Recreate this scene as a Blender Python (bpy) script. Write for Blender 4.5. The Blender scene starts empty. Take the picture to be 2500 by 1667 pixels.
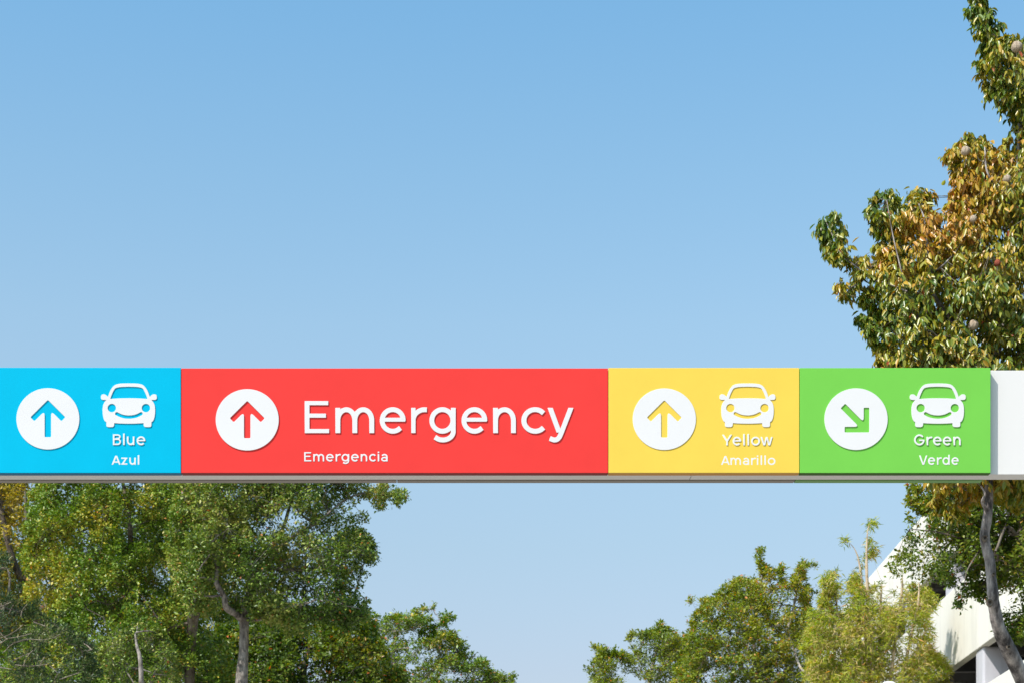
import bpy, math, random
import numpy as np
from mathutils import Matrix, Vector

rng = np.random.default_rng(7)
random.seed(7)
R = math.radians
scene = bpy.context.scene
COL = scene.collection

# ------------------------------------------------------------------ camera
LENS, SENSOR = 70.0, 36.0
F = LENS / SENSOR * 2500.0           # focal length in photo pixels
VX, VY = 1123.0, 2390.0              # where the viewing axis meets the photo
EYE = 1.6
Y0 = 12.58                           # distance of the sign face
cam = bpy.data.cameras.new('camera')
cam.lens, cam.sensor_width = LENS, SENSOR
cam.shift_x = (1250 - VX) / 2500.0
cam.shift_y = (VY - 833.5) / 2500.0
cam.clip_start, cam.clip_end = 0.1, 6000
cam.dof.use_dof = True
cam.dof.focus_distance = 13.2
cam.dof.aperture_fstop = 9.0
cam_o = bpy.data.objects.new('camera', cam)
cam_o.location = (0, 0, EYE)
cam_o.rotation_euler = (R(90), 0, 0)
COL.objects.link(cam_o)
scene.camera = cam_o

# ------------------------------------------------------------------ light
SUN_DIR = Vector((-24.0, -19.4, 35.0)).normalized()        # towards the sun
SUN_EL = math.asin(SUN_DIR.z)
SUN_ROT = math.atan2(SUN_DIR.x, SUN_DIR.y)
world = bpy.data.worlds.new('World')
scene.world = world
world.use_nodes = True
wn, wl = world.node_tree.nodes, world.node_tree.links
wn.clear()
sky = wn.new('ShaderNodeTexSky')
sky.sky_type = 'NISHITA'
sky.sun_disc = False
sky.sun_elevation = SUN_EL
sky.sun_rotation = SUN_ROT
sky.altitude = 100
sky.air_density = 1.5
sky.dust_density = 2.0
sky.ozone_density = 5.0
bg = wn.new('ShaderNodeBackground')
bg.inputs['Strength'].default_value = 0.1485
wo = wn.new('ShaderNodeOutputWorld')
# the air's colour by height above the horizon: smooth, the same all the way round
tco = wn.new('ShaderNodeTexCoord')
sep = wn.new('ShaderNodeSeparateXYZ')
wl.new(tco.outputs['Generated'], sep.inputs[0])
tint = wn.new('ShaderNodeValToRGB')
els = tint.color_ramp.elements
while len(els) < 6:
    els.new(0.5)
for e, (p_, c_) in zip(els, ((0.152, (1.86, 1.625, 1.68)), (0.211, (1.93, 1.79, 1.70)), (0.268, (2.05, 1.97, 1.81)),
                             (0.312, (2.06, 2.07, 1.89)), (0.374, (1.85, 2.09, 1.96)), (0.437, (1.60, 2.085, 2.05)))):
    e.position = p_
    e.color = (*(v / 2.1 for v in c_), 1)
wl.new(sep.outputs['Z'], tint.inputs['Fac'])
mul = wn.new('ShaderNodeMix')
mul.data_type = 'RGBA'
mul.blend_type = 'MULTIPLY'
mul.inputs['Factor'].default_value = 1.0
wl.new(sky.outputs[0], mul.inputs['A'])
wl.new(tint.outputs[0], mul.inputs['B'])
wl.new(mul.outputs['Result'], bg.inputs['Color'])
wl.new(bg.outputs[0], wo.inputs['Surface'])

sun = bpy.data.lights.new('sun', 'SUN')
sun.energy = 4.15
sun.angle = R(0.53)
sun.color = (1.0, 0.93, 0.865)
sun_o = bpy.data.objects.new('sun', sun)
sun_o.rotation_euler = SUN_DIR.to_track_quat('Z', 'Y').to_euler()
sun_o.location = (-20, -15, 40)
COL.objects.link(sun_o)

vs = scene.view_settings
vs.view_transform = 'Standard'
vs.look = 'None'
vs.gamma = 1.0
vs.use_curve_mapping = False
vs.exposure = 0.5
scene.render.engine = 'CYCLES'
scene.cycles.use_denoising = True
scene.cycles.denoiser = 'OPENIMAGEDENOISE'
scene.cycles.denoising_prefilter = 'ACCURATE'
scene.cycles.max_bounces = 8
scene.cycles.transparent_max_bounces = 4
scene.render.filter_size = 1.1


def P(x, y, Y):
    """Point at distance Y that the photo shows at pixel (x, y)."""
    return np.array(((x - VX) / F * Y, Y, EYE + (VY - y) / F * Y))


# ------------------------------------------------------------------ materials
def new_mat(name):
    m = bpy.data.materials.new(name)
    m.use_nodes = True
    nt = m.node_tree
    b = nt.nodes['Principled BSDF']
    return m, nt, b


def noise(nt, scale, detail=4, rough=0.55, coord='Object'):
    tc = nt.nodes.new('ShaderNodeTexCoord')
    n = nt.nodes.new('ShaderNodeTexNoise')
    n.inputs['Scale'].default_value = scale
    n.inputs['Detail'].default_value = detail
    n.inputs['Roughness'].default_value = rough
    nt.links.new(tc.outputs[coord], n.inputs['Vector'])
    return n


def ramp(nt, fac, stops):
    r = nt.nodes.new('ShaderNodeValToRGB')
    els = r.color_ramp.elements
    while len(els) < len(stops):
        els.new(0.5)
    for e, (p, c) in zip(els, stops):
        e.position = p
        e.color = (*c, 1)
    nt.links.new(fac, r.inputs['Fac'])
    return r


def bump(nt, b, height, strength, dist=0.01):
    bp = nt.nodes.new('ShaderNodeBump')
    bp.inputs['Strength'].default_value = strength
    bp.inputs['Distance'].default_value = dist
    nt.links.new(height, bp.inputs['Height'])
    nt.links.new(bp.outputs['Normal'], b.inputs['Normal'])


def paint(name, c, rough=0.45, var=0.03, scale=3.0, spec=0.05):
    m, nt, b = new_mat(name)
    n = noise(nt, scale, 6, 0.6)
    lo = tuple(max(0, v * (1 - var)) for v in c)
    hi = tuple(min(0.95, v * (1 + var)) for v in c)
    r = ramp(nt, n.outputs['Fac'], [(0.3, lo), (0.7, hi)])
    nt.links.new(r.outputs[0], b.inputs['Base Color'])
    b.inputs['Roughness'].default_value = rough
    b.inputs['Specular IOR Level'].default_value = spec
    n2 = noise(nt, 1.3, 3, 0.5)
    bump(nt, b, n2.outputs['Fac'], 0.12, 0.01)
    return m


M = {}
M['blue'] = paint('blue_panel_paint', (0.0, 0.4, 0.61))
M['red'] = paint('red_panel_paint', (0.7052, 0.0459, 0.041))
M['yellow'] = paint('yellow_panel_paint', (0.7134, 0.5166, 0.0779))
M['green'] = paint('green_panel_paint', (0.1558, 0.492, 0.0697))
M['green_back'] = paint('faded_green_paint', (0.2, 0.36, 0.15), rough=0.6)
M['white'] = paint('white_paint', (0.656, 0.656, 0.656), var=0.015)
M['vinyl'] = paint('white_vinyl', (0.66, 0.66, 0.66), rough=0.5, var=0.01)
M['grey_metal'] = paint('grey_cladding', (0.27, 0.245, 0.22), rough=0.5, var=0.06, scale=1.2)
M['beam'] = paint('warm_white_cladding', (0.66, 0.65, 0.635), rough=0.5, var=0.02, scale=1.0)
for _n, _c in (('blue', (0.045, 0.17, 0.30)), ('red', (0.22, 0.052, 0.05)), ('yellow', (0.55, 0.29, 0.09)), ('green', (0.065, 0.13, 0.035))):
    M[_n + '_under_shade'] = paint(_n + '_under_shade_tone', _c, rough=0.6)  # panel hues with the underside shade put into the colour
M['dark'] = paint('dark_gap', (0.05, 0.05, 0.05), rough=0.8)


def concrete(name, c, var=0.12, streak=0.35):
    m, nt, b = new_mat(name)
    n = noise(nt, 0.6, 8, 0.65)
    r = ramp(nt, n.outputs['Fac'], [(0.3, tuple(v * (1 - var) for v in c)), (0.7, tuple(min(.9, v * (1 + var * .5)) for v in c))])
    # rain streaks: noise stretched along z
    tc = nt.nodes.new('ShaderNodeTexCoord')
    mp = nt.nodes.new('ShaderNodeMapping')
    mp.inputs['Scale'].default_value = (2.2, 2.2, 0.12)
    nt.links.new(tc.outputs['Object'], mp.inputs['Vector'])
    s = nt.nodes.new('ShaderNodeTexNoise')
    s.inputs['Scale'].default_value = 1.0
    s.inputs['Detail'].default_value = 6
    nt.links.new(mp.outputs[0], s.inputs['Vector'])
    sr = ramp(nt, s.outputs['Fac'], [(0.52, (1, 1, 1)), (0.75, (1 - streak,) * 3)])
    mx = nt.nodes.new('ShaderNodeMix')
    mx.data_type = 'RGBA'
    mx.blend_type = 'MULTIPLY'
    mx.inputs['Factor'].default_value = 1
    nt.links.new(r.outputs[0], mx.inputs['A'])
    nt.links.new(sr.outputs[0], mx.inputs['B'])
    nt.links.new(mx.outputs['Result'], b.inputs['Base Color'])
    b.inputs['Roughness'].default_value = 0.85
    n2 = noise(nt, 25, 6, 0.7)
    bump(nt, b, n2.outputs['Fac'], 0.25, 0.02)
    return m


M['render'] = concrete('off_white_render', (0.72, 0.70, 0.63), 0.05, 0.18)
M['column'] = concrete('grey_column_paint', (0.5, 0.5, 0.54), 0.08, 0.15)
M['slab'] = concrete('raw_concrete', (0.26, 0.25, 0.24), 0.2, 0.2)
M['paving'] = concrete('pale_concrete_paving', (0.33, 0.29, 0.245), 0.15, 0.0)
M['soil'] = concrete('dry_ground', (0.16, 0.14, 0.08), 0.35, 0.0)
M['kerb'] = concrete('kerb_concrete', (0.38, 0.36, 0.33), 0.15, 0.0)


def bark(name, lo, hi, scale=6.0, dark=0.40):
    m, nt, b = new_mat(name)
    tc = nt.nodes.new('ShaderNodeTexCoord')
    mp = nt.nodes.new('ShaderNodeMapping')
    mp.inputs['Scale'].default_value = (1, 1, 0.3)
    nt.links.new(tc.outputs['Object'], mp.inputs['Vector'])
    n = nt.nodes.new('ShaderNodeTexNoise')
    n.inputs['Scale'].default_value = scale * 3
    n.inputs['Detail'].default_value = 9
    n.inputs['Roughness'].default_value = 0.7
    nt.links.new(mp.outputs[0], n.inputs['Vector'])
    n0 = noise(nt, scale * 0.5, 3)
    ad = nt.nodes.new('ShaderNodeMath')
    ad.operation = 'MULTIPLY_ADD'
    ad.inputs[1].default_value = 0.6
    nt.links.new(n.outputs['Fac'], ad.inputs[0])
    m2 = nt.nodes.new('ShaderNodeMath')
    m2.operation = 'MULTIPLY'
    m2.inputs[1].default_value = 0.4
    nt.links.new(n0.outputs['Fac'], m2.inputs[0])
    nt.links.new(m2.outputs[0], ad.inputs[2])
    r = ramp(nt, ad.outputs[0], [(dark, tuple(v * .3 for v in lo)), (dark + .075, lo), (dark + .19, hi)])
    nt.links.new(r.outputs[0], b.inputs['Base Color'])
    b.inputs['Roughness'].default_value = 0.9
    b.inputs['Specular IOR Level'].default_value = 0.2
    bump(nt, b, n.outputs['Fac'], 0.9, 0.02)
    return m


M['bark_grey'] = bark('pale_grey_bark', (0.26, 0.23, 0.20), (0.5, 0.445, 0.39), 9)
M['bark_near'] = bark('patchy_grey_bark', (0.22, 0.195, 0.182), (0.52, 0.465, 0.415), 5, 0.445)
M['bark_mid'] = bark('grey_bark', (0.17, 0.15, 0.13), (0.36, 0.325, 0.285), 8)
M['bark_dark'] = bark('dark_brown_bark', (0.10, 0.08, 0.062), (0.2, 0.17, 0.135), 6)
M['bark_twig'] = bark('pale_twig_bark', (0.2, 0.17, 0.13), (0.34, 0.3, 0.23), 14)
M['culm'] = bark('pinkish_tan_culm', (0.42, 0.33, 0.22), (0.55, 0.44, 0.32), 4)
M['fruit'] = bark('tan_fruit_skin', (0.36, 0.28, 0.2), (0.5, 0.41, 0.31), 12)
M['fruit_red'] = bark('red_brown_fruit_skin', (0.25, 0.06, 0.035), (0.35, 0.1, 0.06), 12)


def leaf_mat(name, stops, rough=0.42, trans=0.34, spec=0.45):
    """Leaves: the colour of each leaf comes from its own tint value, from fresh green to turning."""
    m, nt, b = new_mat(name)
    at = nt.nodes.new('ShaderNodeAttribute')
    at.attribute_name = 'tint'
    r = ramp(nt, at.outputs['Fac'], stops)
    nt.links.new(r.outputs[0], b.inputs['Base Color'])
    b.inputs['Roughness'].default_value = rough
    b.inputs['Specular IOR Level'].default_value = spec
    tr = nt.nodes.new('ShaderNodeBsdfTranslucent')
    hs = nt.nodes.new('ShaderNodeHueSaturation')
    hs.inputs['Saturation'].default_value = 1.15
    hs.inputs['Value'].default_value = 1.35
    nt.links.new(r.outputs[0], hs.inputs['Color'])
    nt.links.new(hs.outputs[0], tr.inputs['Color'])
    mx = nt.nodes.new('ShaderNodeMixShader')
    mx.inputs['Fac'].default_value = trans
    nt.links.new(b.outputs[0], mx.inputs[1])
    nt.links.new(tr.outputs[0], mx.inputs[2])
    nt.links.new(mx.outputs[0], nt.nodes['Material Output'].inputs['Surface'])
    return m


GREEN_TO_BROWN = [(0.0, (0.06, 0.12, 0.014)), (0.25, (0.17, 0.22, 0.018)), (0.5, (0.31, 0.275, 0.022)),
                  (0.75, (0.44, 0.29, 0.028)), (0.93, (0.45, 0.23, 0.03)), (1.0, (0.40, 0.09, 0.03))]
M['leaf_big'] = leaf_mat('drooping_leaf', GREEN_TO_BROWN, rough=0.34, trans=0.2, spec=0.55)
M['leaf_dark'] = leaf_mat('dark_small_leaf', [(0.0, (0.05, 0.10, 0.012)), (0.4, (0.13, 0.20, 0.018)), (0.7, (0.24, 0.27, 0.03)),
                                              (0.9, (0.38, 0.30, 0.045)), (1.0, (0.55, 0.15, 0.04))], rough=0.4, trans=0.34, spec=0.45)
M['leaf_mid'] = leaf_mat('mid_green_leaf', [(0.0, (0.05, 0.105, 0.012)), (0.4, (0.125, 0.215, 0.022)), (0.75, (0.31, 0.37, 0.07)),
                                            (0.95, (0.46, 0.4, 0.12)), (1.0, (0.55, 0.2, 0.06))], rough=0.4, trans=0.2, spec=0.4)
M['leaf_fresh'] = leaf_mat('fresh_green_leaf', [(0.0, (0.085, 0.17, 0.012)), (0.4, (0.135, 0.235, 0.022)), (0.75, (0.28, 0.34, 0.04)),
                                                (0.95, (0.48, 0.38, 0.05)), (1.0, (0.55, 0.2, 0.06))], rough=0.4, trans=0.2, spec=0.4)
M['leaf_yellow'] = leaf_mat('yellowing_leaf', [(0.0, (0.12, 0.15, 0.02)), (0.4, (0.34, 0.28, 0.03)), (0.75, (0.5, 0.41, 0.06)),
                                               (1.0, (0.62, 0.42, 0.1))], trans=0.4)
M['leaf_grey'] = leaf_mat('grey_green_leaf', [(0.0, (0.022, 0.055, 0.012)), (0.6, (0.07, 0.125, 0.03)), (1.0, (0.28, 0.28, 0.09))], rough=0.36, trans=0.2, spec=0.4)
M['leaf_olive'] = leaf_mat('olive_leaf', [(0.0, (0.085, 0.145, 0.014)), (0.4, (0.22, 0.285, 0.03)), (0.75, (0.39, 0.385, 0.05)),
                                          (0.93, (0.5, 0.36, 0.08)), (1.0, (0.62, 0.24, 0.06))], trans=0.3)
M['leaf_bamboo'] = leaf_mat('bamboo_leaf', [(0.0, (0.12, 0.22, 0.02)), (0.4, (0.33, 0.40, 0.04)), (0.75, (0.52, 0.5, 0.09)),
                                            (0.95, (0.66, 0.52, 0.25)), (1.0, (0.66, 0.32, 0.08))], trans=0.45)


# ------------------------------------------------------------------ object helpers
WORLD_LOC = {}


def link(name, data, mat=None, parent=None, loc=(0, 0, 0)):
    """Link an object; loc is a world location, turned into the parent's frame (parents here are not rotated)."""
    o = bpy.data.objects.new(name, data)
    COL.objects.link(o)
    loc = Vector(loc)
    if parent is not None:
        o.parent = parent
        o.location = loc - WORLD_LOC[parent.name]
    else:
        o.location = loc
    WORLD_LOC[o.name] = loc
    if mat is not None and data is not None:
        if len(data.materials) == 0:
            data.materials.append(mat)
    return o


def tag(o, label=None, cat=None, group=None, kind=None):
    for k, v in (('label', label), ('category', cat), ('group', group), ('kind', kind)):
        if v:
            o[k] = v
    return o


def thing(name, label, cat, loc=(0, 0, 0), group=None):
    return tag(link(name, None, None, None, loc), label, cat, group)


def mesh_from(verts, faces, name='mesh', smooth=False, attr=None):
    """Quick mesh from numpy: verts Nx3, faces list of (M x k) int arrays."""
    verts = np.asarray(verts, np.float32)
    if not isinstance(faces, (list, tuple)):
        faces = [faces]
    faces = [np.asarray(f, np.int32) for f in faces if len(f)]
    me = bpy.data.meshes.new(name)
    me.vertices.add(len(verts))
    me.vertices.foreach_set('co', verts.ravel())
    nl = sum(f.size for f in faces)
    npoly = sum(len(f) for f in faces)
    me.loops.add(nl)
    me.loops.foreach_set('vertex_index', np.concatenate([f.ravel() for f in faces]))
    me.polygons.add(npoly)
    tot = np.concatenate([np.full(len(f), f.shape[1], np.int32) for f in faces])
    start = np.concatenate([[0], np.cumsum(tot)[:-1]]).astype(np.int32)
    me.polygons.foreach_set('loop_start', start)
    me.polygons.foreach_set('loop_total', tot)
    if smooth:
        me.polygons.foreach_set('use_smooth', np.ones(npoly, bool))
    me.update(calc_edges=True)
    if attr is not None:
        a = me.attributes.new('tint', 'FLOAT', 'POINT')
        a.data.foreach_set('value', np.asarray(attr, np.float32))
    return me


def box_mesh(sx, sy, sz, bev=0.0, name='box'):
    """Box centred on the origin, with chamfered edges when bev > 0."""
    import bmesh
    bm = bmesh.new()
    bmesh.ops.create_cube(bm, size=1.0)
    bmesh.ops.scale(bm, vec=(sx, sy, sz), verts=bm.verts)
    if bev > 0:
        bmesh.ops.bevel(bm, geom=list(bm.edges), offset=bev, segments=2, profile=0.5, affect='EDGES')
    me = bpy.data.meshes.new(name)
    bm.to_mesh(me)
    bm.free()
    return me


def box(name, lo, hi, mat, parent=None, bev=0.0):
    lo, hi = Vector(lo), Vector(hi)
    s = hi - lo
    return link(name, box_mesh(s.x, s.y, s.z, bev, name), mat, parent, (lo + hi) / 2)


def tube_arrays(paths, sides=6):
    """paths: list of (Nx3 points, N radii) -> verts, quads, merged."""
    V, Q, off = [], [], 0
    ang = np.linspace(0, 2 * np.pi, sides, endpoint=False)
    for pts, rad in paths:
        pts = np.asarray(pts, float)
        rad = np.asarray(rad, float)
        n = len(pts)
        t = np.gradient(pts, axis=0)
        t /= np.linalg.norm(t, axis=1, keepdims=True) + 1e-9
        ref = np.array([0.31, 0.91, 0.27])
        u = np.cross(t, ref)
        u /= np.linalg.norm(u, axis=1, keepdims=True) + 1e-9
        w = np.cross(t, u)
        ring = pts[:, None, :] + rad[:, None, None] * (np.cos(ang)[None, :, None] * u[:, None, :] + np.sin(ang)[None, :, None] * w[:, None, :])
        V.append(ring.reshape(-1, 3))
        i = np.arange(n - 1)[:, None] * sides
        j = np.arange(sides)[None, :]
        k = (np.arange(sides)[None, :] + 1) % sides
        q = np.stack([i + j, i + k, i + sides + k, i + sides + j], -1).reshape(-1, 4) + off
        Q.append(q)
        off += n * sides
    return np.concatenate(V), np.concatenate(Q)


def smooth_path(pts, n=8):
    """Catmull-Rom through the points (any dimension)."""
    p = np.asarray(pts, float)
    p = np.vstack([2 * p[0] - p[1], p, 2 * p[-1] - p[-2]])
    out = []
    for i in range(1, len(p) - 2):
        t = np.linspace(0, 1, n, endpoint=False)[:, None]
        a, b, c, d = p[i - 1], p[i], p[i + 1], p[i + 2]
        out.append(0.5 * ((2 * b) + (-a + c) * t + (2 * a - 5 * b + 4 * c - d) * t ** 2 + (-a + 3 * b - 3 * c + d) * t ** 3))
    out.append(p[-2][None, :])
    return np.concatenate(out)


# ------------------------------------------------------------------ flat shapes for the sign
def seg_box(p, a, b, w, r=0.0):
    """Signed distance to a butt-ended bar from a to b of width w, corners rounded by r."""
    a, b = np.asarray(a, float), np.asarray(b, float)
    L = np.linalg.norm(b - a)
    t = (b - a) / (L + 1e-9)
    d = p - (a + b) / 2
    u = np.abs(d @ t) - (L / 2 - r)
    v = np.abs(d @ np.array([-t[1], t[0]])) - (w / 2 - r)
    return np.hypot(np.maximum(u, 0), np.maximum(v, 0)) + np.minimum(np.maximum(u, v), 0) - r


def capsule(p, a, b, w):
    a, b = np.asarray(a, float), np.asarray(b, float)
    ab = b - a
    h = np.clip(((p - a) @ ab) / (ab @ ab + 1e-12), 0, 1)
    return np.linalg.norm(p - a - h[..., None] * ab, axis=-1) - w / 2


def stroke(p, pts, w, butt=(True, True)):
    pts = [np.asarray(q, float) for q in pts]
    if len(pts) == 2:
        return seg_box(p, pts[0], pts[1], w)
    # make the two end pieces at least 0.6 w long
    if butt[0]:
        while len(pts) > 3 and np.linalg.norm(pts[1] - pts[0]) < 0.55 * w:
            del pts[1]
    if butt[1]:
        while len(pts) > 3 and np.linalg.norm(pts[-2] - pts[-1]) < 0.55 * w:
            del pts[-2]
    d = np.full(p.shape[:-1], 1e9)
    for i in range(len(pts) - 1):
        first, last = i == 0 and butt[0], i == len(pts) - 2 and butt[1]
        f = seg_box if (first or last) else capsule
        d = np.minimum(d, f(p, pts[i], pts[i + 1], w))
    return d


def earc(cx, cy, rx, ry, a0, a1, n=28):
    a = np.radians(np.linspace(a0, a1, n))
    return [(cx + rx * math.cos(t), cy + ry * math.sin(t)) for t in a]


def glyph_sdf(ch, w, p):
    """Signed distance of a letter in units of the x-height (baseline 0); returns distance and width."""
    h = w / 2
    CAP = 1.27
    U = lambda *ds: np.minimum.reduce(ds)
    wb = w * 0.84

    def clip(d, lo, hi):
        return np.maximum(d, np.maximum(lo - p[..., 1], p[..., 1] - hi))

    def ring(cx, cy, rx, ry):
        return stroke(p, earc(cx, cy, rx, ry, 0, 360, 48), w, (False, False))
    if ch == 'E':
        W = 0.98
        return U(stroke(p, [(h, 0), (h, CAP)], w), stroke(p, [(h, CAP - wb / 2), (W * .965, CAP - wb / 2)], wb),
                 stroke(p, [(h, CAP * .545), (W * .87, CAP * .545)], wb), stroke(p, [(h, wb / 2), (W, wb / 2)], wb)), W
    if ch in 'mn':
        W = 1.554 if ch == 'm' else 0.915
        W += (w - .215) * (1.2 if ch == 'm' else .6)
        k = 2 if ch == 'm' else 1
        span = (W - w) / k
        d = stroke(p, [(h, 0), (h, 1)], w)
        for i in range(k):
            x0 = h + i * span
            rx, ry = span / 2, 0.42
            cy = 1.022 - h - ry
            d = U(d, stroke(p, earc(x0 + rx, cy, rx, ry, 188, 0, 22) + [(x0 + span, 0.3), (x0 + span, 0)], w, (False, True)))
        return clip(d, 0, 1.03), W
    if ch == 'u':
        W = 0.90
        rx, ry = (W - w) / 2, 0.42
        cy = -0.022 + h + ry
        d = stroke(p, [(h, 1), (h, .7)] + earc(h + rx, cy, rx, ry, 180, 352, 22), w, (True, False))
        return clip(U(d, stroke(p, [(W - h, 0), (W - h, 1)], w)), -0.03, 1), W
    if ch == 'r':
        W = 0.635
        rx, ry = W - h - .03, 0.42
        cy = 1.025 - h - ry
        d = stroke(p, earc(h + rx, cy, rx, ry, 188, 80, 16), w, (False, True))
        return U(stroke(p, [(h, 0), (h, 1)], w), d), W
    if ch == 'e':
        W = 1.05
        rx, ry = W / 2 - h, 0.525 - h
        a = earc(W / 2, 0.5, rx, ry, -2, 316, 40)
        d = stroke(p, a, w)
        return U(d, stroke(p, [(h, .53), (W - .02, .53)], w * .8)), W
    if ch == 'c':
        W = 1.02
        rx, ry = 0.525 - h, 0.525 - h
        return stroke(p, earc(0.525, 0.5, rx, ry, 42, 318, 36), w), 0.96
    if ch == 'o':
        W = 1.1
        return ring(W / 2, 0.5, W / 2 - h, 0.525 - h), W
    if ch == 'g':
        W = 1.06
        d = ring(W / 2 - .01, 0.5, W / 2 - h - .01, 0.525 - h)
        rx = W / 2 - h - .01
        tail = [(W - h, 1), (W - h, .5), (W - h, 0.12)] + earc(W - h - rx, 0.06, rx, 0.32 + .02, -5, -138, 22)
        return U(d, stroke(p, tail, w)), W
    if ch == 'd':
        W = 1.06
        return U(ring(W / 2 - .01, 0.5, W / 2 - h - .01, 0.525 - h), stroke(p, [(W - h, 0), (W - h, 1.36)], w)), W
    if ch == 'a':
        W = 0.90
        d = stroke(p, [(W - h, 0), (W - h, .3), (W - h, .62)] + earc(W * .5, 0.62, W / 2 - h, 0.405 - h, 8, 150, 22), w)
        d = U(d, stroke(p, earc(W * .5, 0.30, W / 2 - h, 0.325 - h, 0, 360, 40), w * .92, (False, False)))
        return clip(d, -.03, 1.04), W
    if ch == 'y':
        W = 1.03
        k = h * 1.08
        d1 = clip(stroke(p, [(k - .06, 1.15), (W / 2 - .02, -.08)], w), .02, 1)
        d2 = clip(stroke(p, [(W - k + .07, 1.15), (W * .53, 0.0), (W * .46, -.16)] + earc(W * .26, -.13, W * .19, .15, -30, -100, 8) + [(W * .08, -.22)], w, (False, True)), -.5, 1)
        return U(d1, d2), W
    if ch in 'il':
        W = w
        if ch == 'l':
            return stroke(p, [(h, 0), (h, 1.36)], w), W
        return U(stroke(p, [(h, 0), (h, 1)], w), stroke(p, [(h, 1.16), (h, 1.16 + w * 1.02)], w * 1.06)), W
    if ch == 'z':
        W = 0.84
        return clip(U(stroke(p, [(0, 1 - wb / 2), (W, 1 - wb / 2)], wb), stroke(p, [(.02, wb / 2), (W, wb / 2)], wb),
                      stroke(p, [(.02 + h * .6, -.06), (W - h * .8, 1.06)], w)), 0, 1), W
    if ch == 'w':
        W = 1.5
        k = h
        xs = [k - .03, W * .29, W * .5, W * .71, W - k + .03]
        d = np.full(p.shape[:-1], 1e9)
        for i in range(4):
            y = [(1.1, -.1), (-.1, 1.1), (1.1, -.1), (-.1, 1.1)][i]
            d = U(d, stroke(p, [(xs[i], y[0]), (xs[i + 1], y[1])], w * .95))
        return clip(d, 0, 1), W
    if ch == 'A':
        W = 1.3
        d = U(stroke(p, [(h * .92, -.1), (W / 2 + .02, CAP + .1)], w), stroke(p, [(W - h * .92, -.1), (W / 2 - .02, CAP + .1)], w))
        return clip(U(d, stroke(p, [(W * .22, .36), (W * .78, .36)], wb)), 0, CAP), W
    if ch == 'V':
        W = 1.26
        return clip(U(stroke(p, [(h * .92, CAP + .1), (W / 2 + .02, -.1)], w), stroke(p, [(W - h * .92, CAP + .1), (W / 2 - .02, -.1)], w)), 0, CAP), W
    if ch == 'Y':
        W = 1.2
        d = U(stroke(p, [(h * .9 - .05, CAP + .1), (W / 2, .5)], w), stroke(p, [(W - h * .9 + .05, CAP + .1), (W / 2, .5)], w))
        return clip(U(d, stroke(p, [(W / 2, 0), (W / 2, .62)], w)), 0, CAP), W
    if ch == 'B':
        W = 0.98
        d = stroke(p, [(h, 0), (h, CAP)], w)
        up = [(h, CAP - wb / 2), (W * .55, CAP - wb / 2)] + earc(W * .57, CAP * .77, W * .30, CAP * .23 - wb / 2, 85, -85, 14) + [(h, CAP * .54)]
        lo = [(h, CAP * .54), (W * .55, CAP * .54)] + earc(W * .6, CAP * .27 + wb * .25, W * .4 - h, CAP * .27 - wb * .25, 85, -85, 14) + [(h, wb / 2)]
        return clip(U(d, stroke(p, up, wb), stroke(p, lo, wb)), 0, CAP), W
    if ch == 'G':
        W = 1.3
        r_x, r_y = W / 2 - h, CAP / 2 + .02 - h
        d = stroke(p, earc(W / 2, CAP / 2, r_x, r_y, 40, 352, 40), w)
        return U(d, stroke(p, [(W * .5, CAP * .46), (W - .01, CAP * .46)], wb)), W
    raise ValueError(ch)


def contours(d, xs, ys):
    """Zero level loops of the sampled distance d[iy, ix], with linear interpolation."""
    ny, nx = d.shape
    inside = d < 0
    nxt = {}
    pos = {}

    def edge(kind, i, j):
        k = (kind, i, j)
        if k not in pos:
            if kind == 0:
                a, b = d[j, i], d[j, i + 1]
                t = a / (a - b)
                pos[k] = (xs[i] + t * (xs[i + 1] - xs[i]), ys[j])
            else:
                a, b = d[j, i], d[j + 1, i]
                t = a / (a - b)
                pos[k] = (xs[i], ys[j] + t * (ys[j + 1] - ys[j]))
        return k
    code = inside[:-1, :-1] * 1 + inside[:-1, 1:] * 2 + inside[1:, 1:] * 4 + inside[1:, :-1] * 8
    T = {1: [(3, 0)], 2: [(0, 1)], 3: [(3, 1)], 4: [(1, 2)], 5: [(3, 0), (1, 2)], 6: [(0, 2)], 7: [(3, 2)], 8: [(2, 3)], 9: [(2, 0)],
         10: [(0, 1), (2, 3)], 11: [(2, 1)], 12: [(1, 3)], 13: [(1, 0)], 14: [(0, 3)]}
    for j, i in zip(*np.nonzero((code > 0) & (code < 15))):
        es = (lambda e: edge(0, i, j) if e == 0 else edge(1, i + 1, j) if e == 1 else edge(0, i, j + 1) if e == 2 else edge(1, i, j))
        for a, b in T[int(code[j, i])]:
            nxt[es(a)] = es(b)
    loops = []
    while nxt:
        k0 = next(iter(nxt))
        k, loop = k0, []
        while k in nxt:
            loop.append(pos[k])
            k = nxt.pop(k)
        if len(loop) > 6:
            loops.append(np.array(loop))
    return loops


def simplify(loop, tol):
    """Douglas-Peucker on a closed loop."""
    n = len(loop)
    far = int(np.argmax(np.linalg.norm(loop - loop[0], axis=1)))

    def dp(a, b):
        st, keep = [(a, b)], set()
        L = np.vstack([loop, loop[:1]])
        while st:
            i, j = st.pop()
            if j - i < 2:
                continue
            p, q = L[i], L[j]
            v = q - p
            ln = np.hypot(*v) + 1e-12
            s = np.abs(v[0] * (L[i + 1:j, 1] - p[1]) - v[1] * (L[i + 1:j, 0] - p[0])) / ln
            m = int(np.argmax(s))
            if s[m] > tol:
                keep.add(i + 1 + m)
                st += [(i, i + 1 + m), (i + 1 + m, j)]
        return keep
    ids = sorted({0, far} | dp(0, far) | dp(far, n))
    return loop[[i for i in ids if i < n]]


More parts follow.
